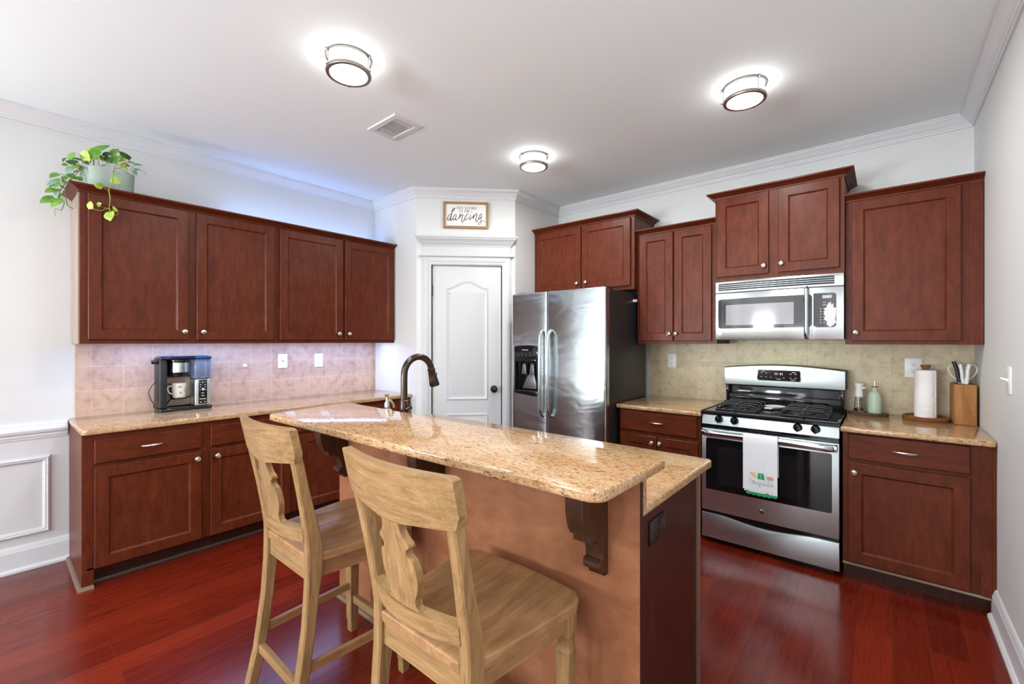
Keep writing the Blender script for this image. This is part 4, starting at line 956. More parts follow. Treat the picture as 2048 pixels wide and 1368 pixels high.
def plate(label, loc, rz, w=0.078, h=0.120, kind='duplex', mat='white', cat='outlet', ry=0.0, name='electrical_outlet'):
    r = thing(name, loc, rz, label, cat); r.rotation_euler = (0, ry, rz)
    m = MB(); m.box(-w / 2, w / 2, -0.0065, 0.0, -h / 2, h / 2, 0.003); m.build('cover_plate', M[mat], r, 30)
    if kind == 'duplex':
        for z in (-0.020, 0.020):
            MB().prism(rrect(-0.017, 0.017, z - 0.0145, z + 0.0145, 0.010), -0.0085, -0.003, 'xz', 0.001).build('receptacle', M[mat], r, 30)
            m = MB()
            for x in (-0.0065, 0.0065): m.box(x - 0.0012, x + 0.0012, -0.009, -0.007, z + 0.000, z + 0.009)
            m.lathe([(0, -0.009), (0.0028, -0.009), (0.0028, -0.007), (0, -0.007)], (0, 0, z - 0.0075), 10, 'y'); m.build('slot', M['slot'], r, 0)
    elif kind == 'jack':
        MB().lathe([(0, -0.010), (0.0045, -0.010), (0.0045, -0.006), (0, -0.006)], (0, 0, 0), 12, 'y').build('jack', M['slot'], r, 40)
        m = MB()
        for z in (-0.042, 0.042): m.lathe([(0, -0.0075), (0.003, -0.0075), (0.003, -0.006), (0, -0.006)], (0, 0, z), 10, 'y')
        m.build('screw', M['nickel'], r, 40)
    elif kind == 'toggle':
        MB().box(-0.006, 0.006, -0.007, -0.004, -0.013, 0.013).build('toggle_slot', M[mat], r, 0)
        MB().prism([(-0.006, -0.006), (-0.006, 0.006), (-0.030, 0.012), (-0.031, 0.006)], -0.005, 0.005, 'yz', 0.001).build('toggle', M[mat], r, 30)
        m = MB()
        for z in (-0.030, 0.030): m.lathe([(0, -0.0075), (0.003, -0.0075), (0.003, -0.006), (0, -0.006)], (0, 0, z), 10, 'y')
        m.build('screw', M['nickel'], r, 40)
    return r
XT, YT = XL + 0.008, YB - 0.008
plate('white wall plate with one small dark jack on the coffee wall tiles', (XT, 1.605, 1.185), PI / 2, 0.078, 0.120, 'jack', cat='wall plate', name='jack_plate')
plate('white duplex outlet beside the pantry corner on the coffee wall tiles', (XT, 1.916, 1.181), PI / 2)
plate('white duplex outlet between fridge and range on the tiles', (-1.405, YT, 1.186), 0)
plate('white duplex outlet partly behind the paper towel roll', (0.147, YT, 1.183), 0, 0.084, 0.124)
plate('white toggle light switch on the bare wall past the knife block', (XR, 2.848, 1.185), -PI / 2, 0.078, 0.120, 'toggle', cat='light switch', name='light_switch')
r = plate('dark brown outlet set sideways on the island end panel', (-0.563, 1.396, 0.748), PI / 2, 0.080, 0.126, 'duplex', 'bplate')
r.rotation_euler = (0, PI / 2, PI / 2)
r.rotation_euler = (Matrix.Rotation(PI / 2, 3, 'Z') @ Matrix.Rotation(PI / 2, 3, 'Y')).to_euler()
o = MB().lathe([(0, -0.010), (0.012, -0.010), (0.0155, -0.007), (0.0165, 0.0), (0, 0.0)], (0, 0, 0), 24, 'y').build('touch_button', M['white'], None, 40)
o.location = (XT, 1.317, 1.159); o.rotation_euler = (0, 0, PI / 2); tag(o, 'small round white button stuck on the coffee wall tiles', 'button')

# ------------------------------------------------------------------ bar stools
stl = thing('bar_stool', (-0.912, 0.702, 0), 0, 'weathered oak bar stool at the end of the bar with the open worktop', 'bar stool', 'stools at the raised bar')
SAG = 0.040
def lean(z):                      # y of the back's face behind the seat's rear edge
    pts = [(0.0, -0.075), (0.15, -0.040), (0.35, -0.012), (0.50, -0.002), (0.62, 0.000), (0.70, -0.010), (0.80, -0.027), (0.92, -0.051), (1.08, -0.086)]
    for (a, ya), (b, yb) in zip(pts, pts[1:]):
        if z <= b: return ya + (yb - ya) * max(0, z - a) / (b - a)
    return pts[-1][1]
def post_half(z): return 0.176 + 0.016 * max(0, (z - 0.62) / 0.36)
for s in (-1, 1):
    rings = []
    for k in range(34):
        z = 0.985 * k / 33
        hw = 0.0185 if z < 0.62 else 0.0185 - 0.003 * (z - 0.62) / 0.36
        dep = 0.040 + 0.016 * math.exp(-((z - 0.60) / 0.13) ** 2) - 0.006 * max(0, (z - 0.7) / 0.3)
        x = s * post_half(z); y = lean(z); c = 0.005
        rings.append([(x - hw + c, y, z), (x + hw - c, y, z), (x + hw, y + c, z), (x + hw, y + dep - c, z), (x + hw - c, y + dep, z), (x - hw + c, y + dep, z), (x - hw, y + dep - c, z), (x - hw, y + c, z)])
    MB().loft(rings).build('back_leg', M['oak'], stl, 40)
def board(name, cols, th, mat, yoff=0.0, hwid=0.24):
    # curved board: columns (x, z0, z1), following lean() and bowed towards the back
    nz = 6; mb = MB(); t = bmesh.new(); Fv, Bv = [], []
    for x, z0, z1 in cols:
        fc, bc = [], []
        for j in range(nz + 1):
            z = z0 + (z1 - z0) * j / nz; y = lean(z) - SAG * (1 - (x / hwid) ** 2) + yoff
            fc.append(t.verts.new((x, y, z))); bc.append(t.verts.new((x, y + th, z)))
        Fv.append(fc); Bv.append(bc)
    for i in range(len(cols) - 1):
        for j in range(nz):
            t.faces.new((Fv[i][j], Fv[i + 1][j], Fv[i + 1][j + 1], Fv[i][j + 1])); t.faces.new((Bv[i][j], Bv[i][j + 1], Bv[i + 1][j + 1], Bv[i + 1][j]))
        for j in (0, nz): t.faces.new((Fv[i][j], Bv[i][j], Bv[i + 1][j], Fv[i + 1][j]))
    for i in (0, -1):
        for j in range(nz): t.faces.new((Fv[i][j], Fv[i][j + 1], Bv[i][j + 1], Bv[i][j]))
    bmesh.ops.recalc_face_normals(t, faces=t.faces[:]); mb._merge(t, 0)
    return mb.build(name, mat, stl, 35)
cols = []
for k in range(41):
    u = k / 40 * 2 - 1; x = 0.223 * u; a = abs(u)
    z0 = 0.948 - 0.016 * (1 - a ** 2) + (0.030 * ((a - 0.93) / 0.07) ** 2.2 if a > 0.93 else 0)
    z0 -= 0.012 * math.exp(-((x) / 0.065) ** 2)
    z1 = 1.066 - (0.006 * ((a - 0.97) / 0.03) ** 2 if a > 0.97 else 0)
    cols.append((x, z0, z1))
board('top_rail', cols, 0.026, M['oakx'], 0.010)
board('lower_rail', [(-0.172 + 0.344 * k / 24, 0.655, 0.702) for k in range(25)], 0.034, M['oakx'], 0.006, 0.195)
sprof = [(0.695, 0.066), (0.702, 0.064), (0.712, 0.052), (0.728, 0.050), (0.752, 0.062), (0.780, 0.070), (0.812, 0.069), (0.834, 0.062), (0.840, 0.050), (0.846, 0.045), (0.856, 0.045), (0.861, 0.050), (0.867, 0.060), (0.876, 0.058), (0.886, 0.045), (0.902, 0.036), (0.922, 0.034), (0.938, 0.042), (0.952, 0.060)]
rings = []
def sp_hw(z):
    for (a, wa), (b, wb) in zip(sprof, sprof[1:]):
        if z <= b: return wa + (wb - wa) * (z - a) / (b - a)
    return sprof[-1][1]
for k in range(61):
    z = 0.695 + 0.257 * k / 60; hw = sp_hw(z); ring = []
    for q in range(7):
        x = -hw + 2 * hw * q / 6; ring.append((x, lean(z) - SAG * (1 - (x / 0.24) ** 2) + 0.012, z))
    for q in range(6, -1, -1):
        x = -hw + 2 * hw * q / 6; ring.append((x, lean(z) - SAG * (1 - (x / 0.24) ** 2) + 0.032, z))
    rings.append(ring)
MB().loft(rings).build('back_splat', M['oak'], stl, 35)
# seat: a saddled slab
def seat_half(v): return 0.180 + 0.060 * min(1, v * 1.2) ** 0.8
t = bmesh.new(); NX, NY = 20, 18; T_, B_ = {}, {}
for j in range(NY + 1):
    v = j / NY
    for i in range(NX + 1):
        u = i / NX * 2 - 1
        hw = seat_half(v)
        if v < 0.10: hw = 0.157
        y = 0.002 + 0.432 * v
        if v > 0.86:
            q = (v - 0.86) / 0.14; hw = hw - 0.036 * (1 - math.sqrt(max(0, 1 - q * q)))
        x = hw * u
        y += 0.016 * v * (1 - u * u)
        dish = -0.010 * math.exp(-((v - 0.42) / 0.25) ** 2) * (math.exp(-((abs(u) - 0.42) / 0.30) ** 2))
        T_[i, j] = t.verts.new((x, y, 0.606 + dish)); B_[i, j] = t.verts.new((x * 0.985, 0.21 + (y - 0.21) * 0.985, 0.576))
for i in range(NX):
    for j in range(NY):
        t.faces.new((T_[i, j], T_[i + 1, j], T_[i + 1, j + 1], T_[i, j + 1])); t.faces.new((B_[i, j], B_[i, j + 1], B_[i + 1, j + 1], B_[i + 1, j]))
edge = [(i, 0) for i in range(NX)] + [(NX, j) for j in range(NY)] + [(NX - i, NY) for i in range(NX)] + [(0, NY - j) for j in range(NY)]
for a, b in zip(edge, edge[1:] + edge[:1]): t.faces.new((T_[a], T_[b], B_[b], B_[a]))
bmesh.ops.recalc_face_normals(t, faces=t.faces[:])
re_ = [e_ for e_ in t.edges if any(T_[a] in e_.verts and T_[b] in e_.verts for a, b in zip(edge, edge[1:] + edge[:1]))]
bmesh.ops.bevel(t, geom=re_, offset=0.006, segments=3, affect='EDGES', profile=0.5)
mb = MB(); mb._merge(t, 0); mb.build('seat', M['oaky'], stl, 40)
ap = [(-0.158, 0.012), (0.158, 0.012), (0.212, 0.405), (-0.212, 0.405)]
for k_, ((a, b), (c, d)) in enumerate(zip(ap, ap[1:] + ap[:1])):
    n = Vector((d - b, -(c - a))).normalized() * 0.020
    MB().prism([(a, b), (c, d), (c - n.x, d - n.y), (a - n.x, b - n.y)], 0.508, 0.577, 'xy').build('apron', M['oakx' if k_ % 2 == 0 else 'oaky'], stl, 0)
for s in (-1, 1):
    rings = []
    for z, h in ((0.0, 0.0165), (0.052, 0.0180), (0.054, 0.0205), (0.060, 0.0205), (0.42, 0.0225), (0.452, 0.0228), (0.455, 0.0240), (0.459, 0.0225), (0.476, 0.0185), (0.494, 0.0200), (0.500, 0.0235), (0.508, 0.0235), (0.577, 0.0235)):
        c = 0.003; x, y = s * 0.199, 0.392
        rings.append([(x - h + c, y - h, z), (x + h - c, y - h, z), (x + h, y - h + c, z), (x + h, y + h - c, z), (x + h - c, y + h, z), (x - h + c, y + h, z), (x - h, y + h - c, z), (x - h, y - h + c, z)])
    MB().loft(rings).build('front_leg', M['oak'], stl, 25)
for s in (-1, 1):
    MB().prism([(s * 0.176 - 0.009, 0.0), (s * 0.176 + 0.009, 0.0), (s * 0.199 + 0.009, 0.385), (s * 0.199 - 0.009, 0.385)], 0.197, 0.229, 'xy', 0.002).build('side_stretcher', M['oaky'], stl, 20)
MB().box(-0.190, 0.190, 0.382, 0.404, 0.135, 0.170, 0.002).build('foot_rail', M['oakx'], stl, 20)
MB().box(-0.172, 0.172, -0.030, -0.008, 0.135, 0.167, 0.002).build('back_stretcher', M['oakx'], stl, 20)
copy_thing(stl, (-1.712, 0.712, 0), 0.0, 'weathered oak bar stool at the end of the bar by the coffee cabinets')

# ------------------------------------------------------------------ ceiling lamps and vent
cl = thing('ceiling_light', (-1.990, 1.130, ZC), 0, 'round nickel ceiling light over the bar side by the coffee cabinets', 'ceiling light', 'flush ceiling lights')
MB().lathe([(0.098, 0.0), (0.104, 0.0), (0.106, -0.006), (0.104, -0.014), (0.096, -0.014), (0.094, 0.0)], (0, 0, 0), 48).build('top_ring', M['lampnickel'], cl, 40)
MB().lathe([(0.088, -0.082), (0.104, -0.082), (0.106, -0.076), (0.104, -0.066), (0.094, -0.066), (0.088, -0.074)], (0, 0, 0), 48).build('bottom_ring', M['lampnickel'], cl, 40)
MB().lathe([(0.0, -0.004), (0.092, -0.004), (0.094, -0.012), (0.095, -0.066), (0.088, -0.074), (0.060, -0.070), (0.0, -0.069)], (0, 0, 0), 48).build('glass_diffuser', M['lamp'], cl, 60)
for k in range(3):
    a = 2 * PI * k / 3 + 0.5; x, y = 0.102 * math.cos(a), 0.102 * math.sin(a)
    m = MB().tube([(x, y, -0.004), (x, y, -0.080)], 0.0035, 8)
    for z in (-0.008, -0.075): m.ball((x * 1.09, y * 1.09, z), 0.006, 0, (1, 1, 1), 10)
    m.build('post', M['lampnickel'], cl, 50)
copy_thing(cl, (-0.573, 2.630, ZC), 0.9, 'round nickel ceiling light in front of the range')
copy_thing(cl, (-1.995, 2.620, ZC), 1.8, 'round nickel ceiling light between pantry door and fridge')
copy_thing(cl, (-0.573, 1.130, ZC), 0.3, 'added unseen ceiling light above the worktop end of the bar')  # lamp added above the frame, completes the grid and brightens the bar
copy_thing(cl, (-0.573, -1.000, ZC), 1.1, 'added unseen ceiling light behind the stools, near the glazed door')  # lamp added behind the camera to brighten the fronts facing it
for x, y in ((-1.990, 1.130), (-0.573, 2.630), (-1.995, 2.620), (-0.573, 1.130), (-0.573, -1.000)):  # the last two belong to the added lamps out of view
    d = bpy.data.lights.new('ceiling_lamp_light', 'AREA'); d.shape = 'DISK'; d.size = 0.17; d.energy = 12.0; d.color = (1, 0.98, 0.95)
    o = bpy.data.objects.new('ceiling_lamp_light', d); COL.objects.link(o); o.location = (x, y, ZC - 0.086)
ve = thing('ceiling_vent', (-2.406, 1.684, ZC), 0, 'white louvred air vent set in the ceiling', 'vent')
m = MB(); w, d = 0.153, 0.104
ring_frame(m, -w, w, -d, d, [(0, 0), (0.004, -0.008), (0.034, -0.010), (0.038, 0)], 'xy')
m.build('vent_frame', M['trim'], ve, 30)
MB().box(-w + 0.02, w - 0.02, -d + 0.02, d - 0.02, -0.0015, -0.0005).build('vent_opening', M['slot'], ve, 0)
m = MB()
for k in range(11):
    x = -0.062 + k * 0.0135; m.box(x - 0.0035, x + 0.0035, -d + 0.036, d - 0.036, -0.0065, -0.0050)
for s in (-1, 1):
    for k in range(3):
        y_ = 0; x = s * 0.0 + (0.090 + k * 0.012) * s
        m.box(x - 0.004, x + 0.004, -d + 0.030, d - 0.030, -0.0065, -0.0050)
m.box(-0.078, -0.070, -d + 0.03, d - 0.03, -0.008, -0.004); m.box(0.076, 0.084, -d + 0.03, d - 0.03, -0.008, -0.004)
m.build('louvre', M['trim'], ve, 0)

# ------------------------------------------------------------------ lettered sign over the pantry door
sg = thing('wall_sign', (PAX + 0.4455 * math.sqrt(.5), PAY + 0.4455 * math.sqrt(.5), 2.500), PI / 4, 'oak-framed white sign reading this kitchen is for dancing, over the pantry door', 'sign')
SW, SH = 0.2035, 0.119
m = MB()
ring_frame(m, -SW, SW, -SH, SH, [(0, -0.001), (0, -0.029), (0.001, -0.030), (0.018, -0.030), (0.019, -0.029), (0.019, -0.001)])
m.build('sign_frame', M['frame'], sg, 20)
MB().box(-SW + 0.018, SW - 0.018, -0.014, -0.002, -SH + 0.018, SH - 0.018).build('sign_board', M['signw'], sg, 0)
m = MB()
write(m, 'THIS KITCHEN', 0.008, -0.0145, 0.056, 0.020, 0.0112, 0.0042, 0.0016, 0, True); write(m, 'IS FOR', -0.012, -0.0145, 0.027, 0.020, 0.0112, 0.0042, 0.0016, 0, True)
m.build('small_lettering', M['ink2'], sg, 0)
script = [([(590, 690), (545, 685), (505, 760), (495, 825), (520, 835), (560, 790), (600, 700)], 9), ([(625, 600), (690, 530), (670, 508), (630, 560), (600, 680), (575, 800), (570, 850), (600, 835), (650, 770)], 10),
 ([(735, 690), (700, 680), (650, 750), (640, 815), (670, 830), (710, 780), (735, 700)], 9), ([(735, 700), (715, 780), (715, 830), (740, 835), (790, 770)], 8), ([(815, 680), (835, 690), (800, 800)], 10),
 ([(800, 800), (850, 710), (890, 680), (905, 700), (880, 800), (878, 865), (900, 885), (940, 830), (965, 780)], 9), ([(1060, 680), (1040, 665), (990, 720), (955, 790), (965, 825), (1000, 820), (1060, 760)], 9),
 ([(1118, 680), (1088, 780), (1085, 810), (1110, 808), (1170, 730)], 9), ([(1140, 608), (1136, 622)], 14), ([(1205, 680), (1190, 750), (1178, 800)], 10), ([(1180, 800), (1230, 700), (1272, 660), (1285, 690), (1258, 800), (1260, 865), (1285, 875), (1330, 800), (1350, 750)], 9),
 ([(1415, 680), (1390, 665), (1345, 740), (1335, 800), (1365, 800), (1400, 740), (1420, 680)], 9), ([(1420, 680), (1400, 800), (1392, 900), (1360, 950), (1330, 938), (1345, 895), (1410, 862), (1470, 858), (1518, 882)], 7)]
m = MB(); sc = 0.407 / 1210
for st, w in script:
    cv = catmull([((u - 985) * sc, -(v - 703 - (u - 985) * 0.02) * sc) for u, v in st], 4)
    m.tube([(p.x, -0.0140, p.y) for p in cv], [sc * w * (0.75 + 0.35 * math.sin(PI * k / max(1, len(cv) - 1))) for k in range(len(cv))], 6)
m.build('script_lettering', M['ink'], sg, 0)

# ------------------------------------------------------------------ strip light under the coffee wall cabinets
ls = thing('led_light_strip', (XL + 0.20, 0.45, 1.3595), 0, 'cool white LED strip under the coffee wall cabinets', 'strip light')
MB().box(-0.005, 0.005, 0, 1.98, -0.003, 0.0).build('tape', M['white'], ls, 0)
for k in range(34):
    o = MB().box(-0.004, 0.004, -0.004, 0.004, -0.0045, -0.002).build('diode', M['led'], ls, 0) if k == 0 else o.copy()
    if k: COL.objects.link(o); o.parent = ls
    o.location = (0, 0.03 + k * 0.058, 0)
area('strip_light_glow', (XL + 0.20, 1.44, 1.352), (0, 0, 0), 0.02, 1.96, 11.0, (0.36, 0.50, 1.0))
area('added_blue_glow_above_cabinets', (XL + 0.10, 1.80, 2.285), (PI, 0, 0), 0.02, 1.3, 2.4, (0.30, 0.48, 1.0))  # blue light added to tint the wall above; no strip lies here
# ------------------------------------------------------------------ coffee maker and mug (front faces the room, local x runs along the wall)
cm = thing('coffee_maker', (-3.715, 0.738, CT), PI / 2, 'black and steel single-cup coffee maker with water tank on the counter', 'coffee maker')
cm.scale = (0.955, 1, 1)
DP = 0.165
MB().prism(rrect(0.0, 0.322, -0.004, DP, 0.016), 0.0, 0.022, 'xy', 0.005).build('drip_base', M['blackg'], cm, 30)
MB().box(0.004, 0.050, 0.012, DP - 0.004, 0.022, 0.372, 0.010, 0, 3).box(0.05, 0.215, DP - 0.03, DP - 0.004, 0.022, 0.372, 0.003).build('housing', M['blackm'], cm, 30)
MB().box(0.051, 0.214, DP - 0.036, DP - 0.029, 0.024, 0.225, 0.001).build('back_plate', plain('bronze_grey_plate', (0.33, 0.27, 0.21), 0.3, 0.8), cm, 0)
MB().prism(rrect(0.004, 0.226, 0.004, DP - 0.004, 0.014), 0.352, 0.374, 'xy', 0.006).build('top_cover', M['blackg'], cm, 30)
MB().prism(rrect(0.012, 0.222, 0.010, DP - 0.010, 0.012), 0.3735, 0.3785, 'xy', 0.002).build('lid', M['lid_led_tint'], cm, 30)
bk = MB().lathe([(0, 0.352), (0.067, 0.352), (0.067, 0.340), (0.062, 0.337), (0.062, 0.262), (0.066, 0.260), (0.062, 0.242), (0.045, 0.232), (0, 0.230)], (0.128, 0.070, 0), 32).build('brew_basket', M['blackg'], cm, 40)
MB().lathe([(0.0625, 0.333), (0.0635, 0.332), (0.0635, 0.266), (0.0625, 0.265)], (0.128, 0.070, 0), 32).build('steel_band', M['hsteel'], bk, 40, 'polished steel band')
tower = MB().box(0.214, 0.312, 0.010, DP - 0.004, 0.022, 0.212, 0.008, 0, 3).build('control_tower', M['steel'], cm, 30, 'steel control tower')
MB().box(0.235, 0.290, 0.0075, 0.02, 0.034, 0.206, 0.003).build('control_panel', M['blackg'], tower, 30)
m = MB()
for x, z, w_ in ((0.241, 0.190, 0.004), (0.262, 0.189, 0.014), (0.281, 0.191, 0.006), (0.248, 0.172, 0.008), (0.276, 0.172, 0.008), (0.248, 0.156, 0.005), (0.278, 0.158, 0.006), (0.245, 0.135, 0.004), (0.282, 0.135, 0.004), (0.262, 0.112, 0.018), (0.262, 0.094, 0.018), (0.262, 0.070, 0.040), (0.250, 0.048, 0.010), (0.276, 0.048, 0.010)):
    m.box(x - w_ / 2, x + w_ / 2, 0.0065, 0.0085, z - 0.0022, z + 0.0022)
m.build('panel_lettering', M['print'], tower, 0)
MB().lathe([(0, -0.006), (0.008, -0.006), (0.0105, -0.004), (0.011, 0.008), (0, 0.008)], (0.263, 0.0, 0.138), 20, 'y').build('dial', M['hsteel'], tower, 40)
tk = MB().box(0.212, 0.316, 0.008, DP - 0.002, 0.214, 0.356, 0.010, 0, 3).build('water_tank', M['blue'], cm, 30, 'clear blue water tank')
MB().box(0.209, 0.319, 0.004, DP, 0.354, 0.374, 0.006).box(0.225, 0.300, 0.012, DP - 0.01, 0.3735, 0.378, 0.003).build('tank_lid', M['lid_led_tint'], cm, 30)
MB().box(0.255, 0.275, 0.03, 0.034, 0.235, 0.345, 0.001).build('tank_filter', M['slot'], tk, 0)
MB().box(-0.022, 0.006, 0.03, 0.06, 0.326, 0.352, 0.005).lathe([(0, -0.020), (0.014, -0.020), (0.014, -0.034), (0, -0.036)], (0, 0.045, 0.340), 14, 'x').build('side_knob', M['blackg'], cm, 30)
MB().box(0.0005, 0.006, 0.05, 0.10, 0.075, 0.235, 0.003).build('side_scoop', M['slot'], cm, 30)
MB().lathe([(0, 0.078), (0.050, 0.078), (0.052, 0.083), (0.050, 0.088), (0, 0.088)], (0.130, 0.072, 0), 28).tube([(0.085, 0.09, 0.078), (0.054, 0.10, 0.03)], 0.004, 8).tube([(0.175, 0.09, 0.08), (0.205, 0.10, 0.085)], 0.006, 8).build('cup_shelf', M['blackg'], cm, 40)
MB().tube([tuple(p) for p in catmull([(0.001, 0.07, 0.215), (-0.020, 0.075, 0.185), (-0.042, 0.08, 0.140), (-0.030, 0.09, 0.09), (-0.008, 0.11, 0.05), (-0.004, 0.14, 0.03), (0.005, 0.155, 0.02)], 5)], 0.0026, 8).build('power_cord', M['blackm'], cm, 60)
mg = thing('coffee_mug', (-3.715 - 0.072, 0.735 + 0.130, CT + 0.088), PI / 2, 'white mug with green cactus print standing in the coffee maker', 'mug')
MB().lathe([(0, 0), (0.037, 0), (0.039, 0.004), (0.045, 0.100), (0.0425, 0.100), (0.037, 0.008), (0, 0.006)], (0, 0, 0), 32).build('mug_body', M['mug'], mg, 40)
MB().tube([tuple(p) for p in catmull([(-0.042, 0, 0.082), (-0.062, 0, 0.078), (-0.066, 0, 0.060), (-0.058, 0, 0.036), (-0.038, 0, 0.024)], 5)], 0.0045, 10).build('mug_handle', M['mug'], mg, 60)
m = MB(); random.seed(5)
def onmug(a, z): r_ = 0.0395 + 0.0055 * z / 0.1 + 0.0004; return (r_ * math.sin(a), -r_ * math.cos(a), z)
for cx, cz, n, rr_ in ((-0.15, 0.072, 9, 0.22), (-0.05, 0.030, 7, 0.13), (0.62, 0.062, 5, 0.10)):
    for k in range(n):
        a = PI * (0.05 + 0.9 * k / (n - 1)); p0 = onmug(cx + 0.3 * rr_ * math.cos(a), cz + 0.004 * math.sin(a)); p1 = onmug(cx + rr_ * 1.3 * math.cos(a), cz + 0.016 * math.sin(a) - 0.004)
        pm_ = tuple((p0[i] + p1[i]) / 2 for i in range(3)); m.tube([p0, pm_, p1], [0.0006, 0.0022, 0.0005], 5, k % 2)
m.tube([onmug(0.62, 0.040), onmug(0.62, 0.056)], 0.0035, 6, 2)
m.build('cactus_print', [plain('green_print', (0.10, 0.25, 0.08), 0.5), plain('pale_green_print', (0.30, 0.42, 0.22), 0.5), plain('brown_print', (0.30, 0.17, 0.09), 0.5)], mg, 0)

# ------------------------------------------------------------------ things on the corner counter
random.seed(11)
pts = []
for k in range(40):
    a = 2 * PI * k / 40; q = 1 + 0.04 * math.sin(3 * a) + random.uniform(-0.02, 0.02); pts.append((0.104 * q * math.cos(a), 0.066 * q * math.sin(a)))
o = thing('wood_slice', (-0.076, 3.715, CT), 0, 'dark bark-edged wood slice under the two bottles by the range', 'serving board')
MB().prism(pts, 0.0, 0.013, 'xy', 0.003).build('bark_slab', M['bark'], o, 30)
MB().prism([(x * 0.93, y * 0.92) for x, y in pts], 0.0125, 0.0145, 'xy', 0.001).build('cut_face', plain('dark_cut_wood', (0.09, 0.05, 0.03), 0.6), o, 30)
ZS = CT + 0.0146
sb = thing('oil_sprayer', (-0.124, 3.735, ZS), 0, 'clear glass oil sprayer with white pump head on the wood slice', 'spray bottle')
MB().lathe([(0, 0), (0.027, 0), (0.0285, 0.004), (0.0265, 0.03), (0.022, 0.085), (0.0205, 0.100), (0.0185, 0.100), (0.0195, 0.085), (0.024, 0.03), (0.0255, 0.006), (0, 0.005)], (0, 0, 0), 28).build('glass_bottle', M['glass'], sb, 40)
MB().lathe([(0, 0.0055), (0.0252, 0.0065), (0.0248, 0.020), (0, 0.020)], (0, 0, 0), 24).build('oil', M['oil'], sb, 40)
MB().tube([(0, 0, 0.006), (0, 0, 0.10)], 0.003, 8).build('dip_tube', M['white'], sb, 50)
MB().lathe([(0, 0.098), (0.0225, 0.098), (0.0235, 0.104), (0.0215, 0.130), (0.0200, 0.150), (0.0215, 0.165), (0.0250, 0.182), (0.0255, 0.186), (0.020, 0.189), (0, 0.189)], (0, 0, 0), 28).prism([(0.019, 0.150), (0.033, 0.156), (0.036, 0.164), (0.032, 0.164), (0.026, 0.160), (0.019, 0.176)], -0.007, 0.007, 'xz', 0.001).build('pump_head', M['white'], sb, 40)
ob = thing('oil_bottle', (-0.043, 3.712, ZS), 0, 'sage green ceramic oil bottle with cork and pour spout', 'bottle')
MB().lathe([(0, 0), (0.0335, 0), (0.0360, 0.003), (0.0365, 0.012), (0.0365, 0.100), (0.0345, 0.116), (0.028, 0.132), (0.018, 0.143), (0.0145, 0.148), (0.0140, 0.166), (0.0125, 0.168), (0, 0.168)], (0, 0, 0), 36).build('bottle_body', M['ceram'], ob, 40)
MB().lathe([(0, 0.1675), (0.0155, 0.1675), (0.0155, 0.174), (0, 0.174)], (0, 0, 0), 20).build('cork', M['cork'], ob, 40)
MB().tube([(0, 0, 0.172), (0, 0, 0.195), (0.001, 0, 0.211)], [0.0048, 0.0042, 0.0035], 10).build('pour_spout', M['hsteel'], ob, 50)
ph = thing('paper_towel_holder', (0.197, 3.690, CT), 0, 'round acacia paper towel holder with wooden finial', 'paper towel holder')
MB().lathe([(0, 0), (0.106, 0), (0.109, 0.004), (0.108, 0.024), (0.104, 0.027), (0.098, 0.025), (0.094, 0.018), (0, 0.018)], (0, 0, 0), 48).build('base', M['acaciax'], ph, 40)
MB().tube([(0, 0, 0.017), (0, 0, 0.325)], 0.009, 12).build('post', M['acacia'], ph, 50)
MB().lathe([(0, 0.311), (0.016, 0.311), (0.018, 0.315), (0.024, 0.333), (0.024, 0.337), (0, 0.338)], (0, 0, 0), 24).build('finial', M['acaciax'], ph, 40)
m = MB(); rings = []
for k, z in enumerate([0.0, 0.002] + [0.002 + 0.284 * q / 12 for q in range(1, 13)] + [0.288]):
    rr_ = 0.0495 if z in (0.0, 0.288) else 0.0515
    rings.append([(rr_ * math.cos(2 * PI * q / 40) * (1 + 0.006 * math.sin(3 * 2 * PI * q / 40)), rr_ * math.sin(2 * PI * q / 40), z) for q in range(40)])
inner = [[(0.020 * math.cos(2 * PI * q / 40), 0.020 * math.sin(2 * PI * q / 40), z) for q in range(40)] for z in (0.288, 0.0)]
m.loft(rings + inner, 0, False, True)
m.tube([(0.0515 * math.cos(-0.6), 0.0515 * math.sin(-0.6), 0.004), (0.0515 * math.cos(-0.6), 0.0515 * math.sin(-0.6), 0.285)], 0.0022, 6)
o = m.build('paper_towel_roll', M['paper'], None, 40); o.location = (0.197, 3.690, CT + 0.0182); tag(o, 'white quilted paper towel roll on the acacia holder', 'paper towel')
kb = thing('knife_block', (0.358, 3.690, CT), 0.05, 'acacia knife block with black insert in the counter corner', 'knife block')
MB().prism(round_poly([(-0.047, -0.078), (0.047, -0.078), (0.047, 0.078), (-0.047, 0.078)], 0.010), 0.0, 0.232, 'xy', 0.002, 0, 1).build('block_body', M['acacia'], kb, 40)
MB().box(-0.041, 0.041, -0.070, 0.070, 0.2310, 0.2335, 0.001).build('bristle_insert', M['blackm'], kb, 0)
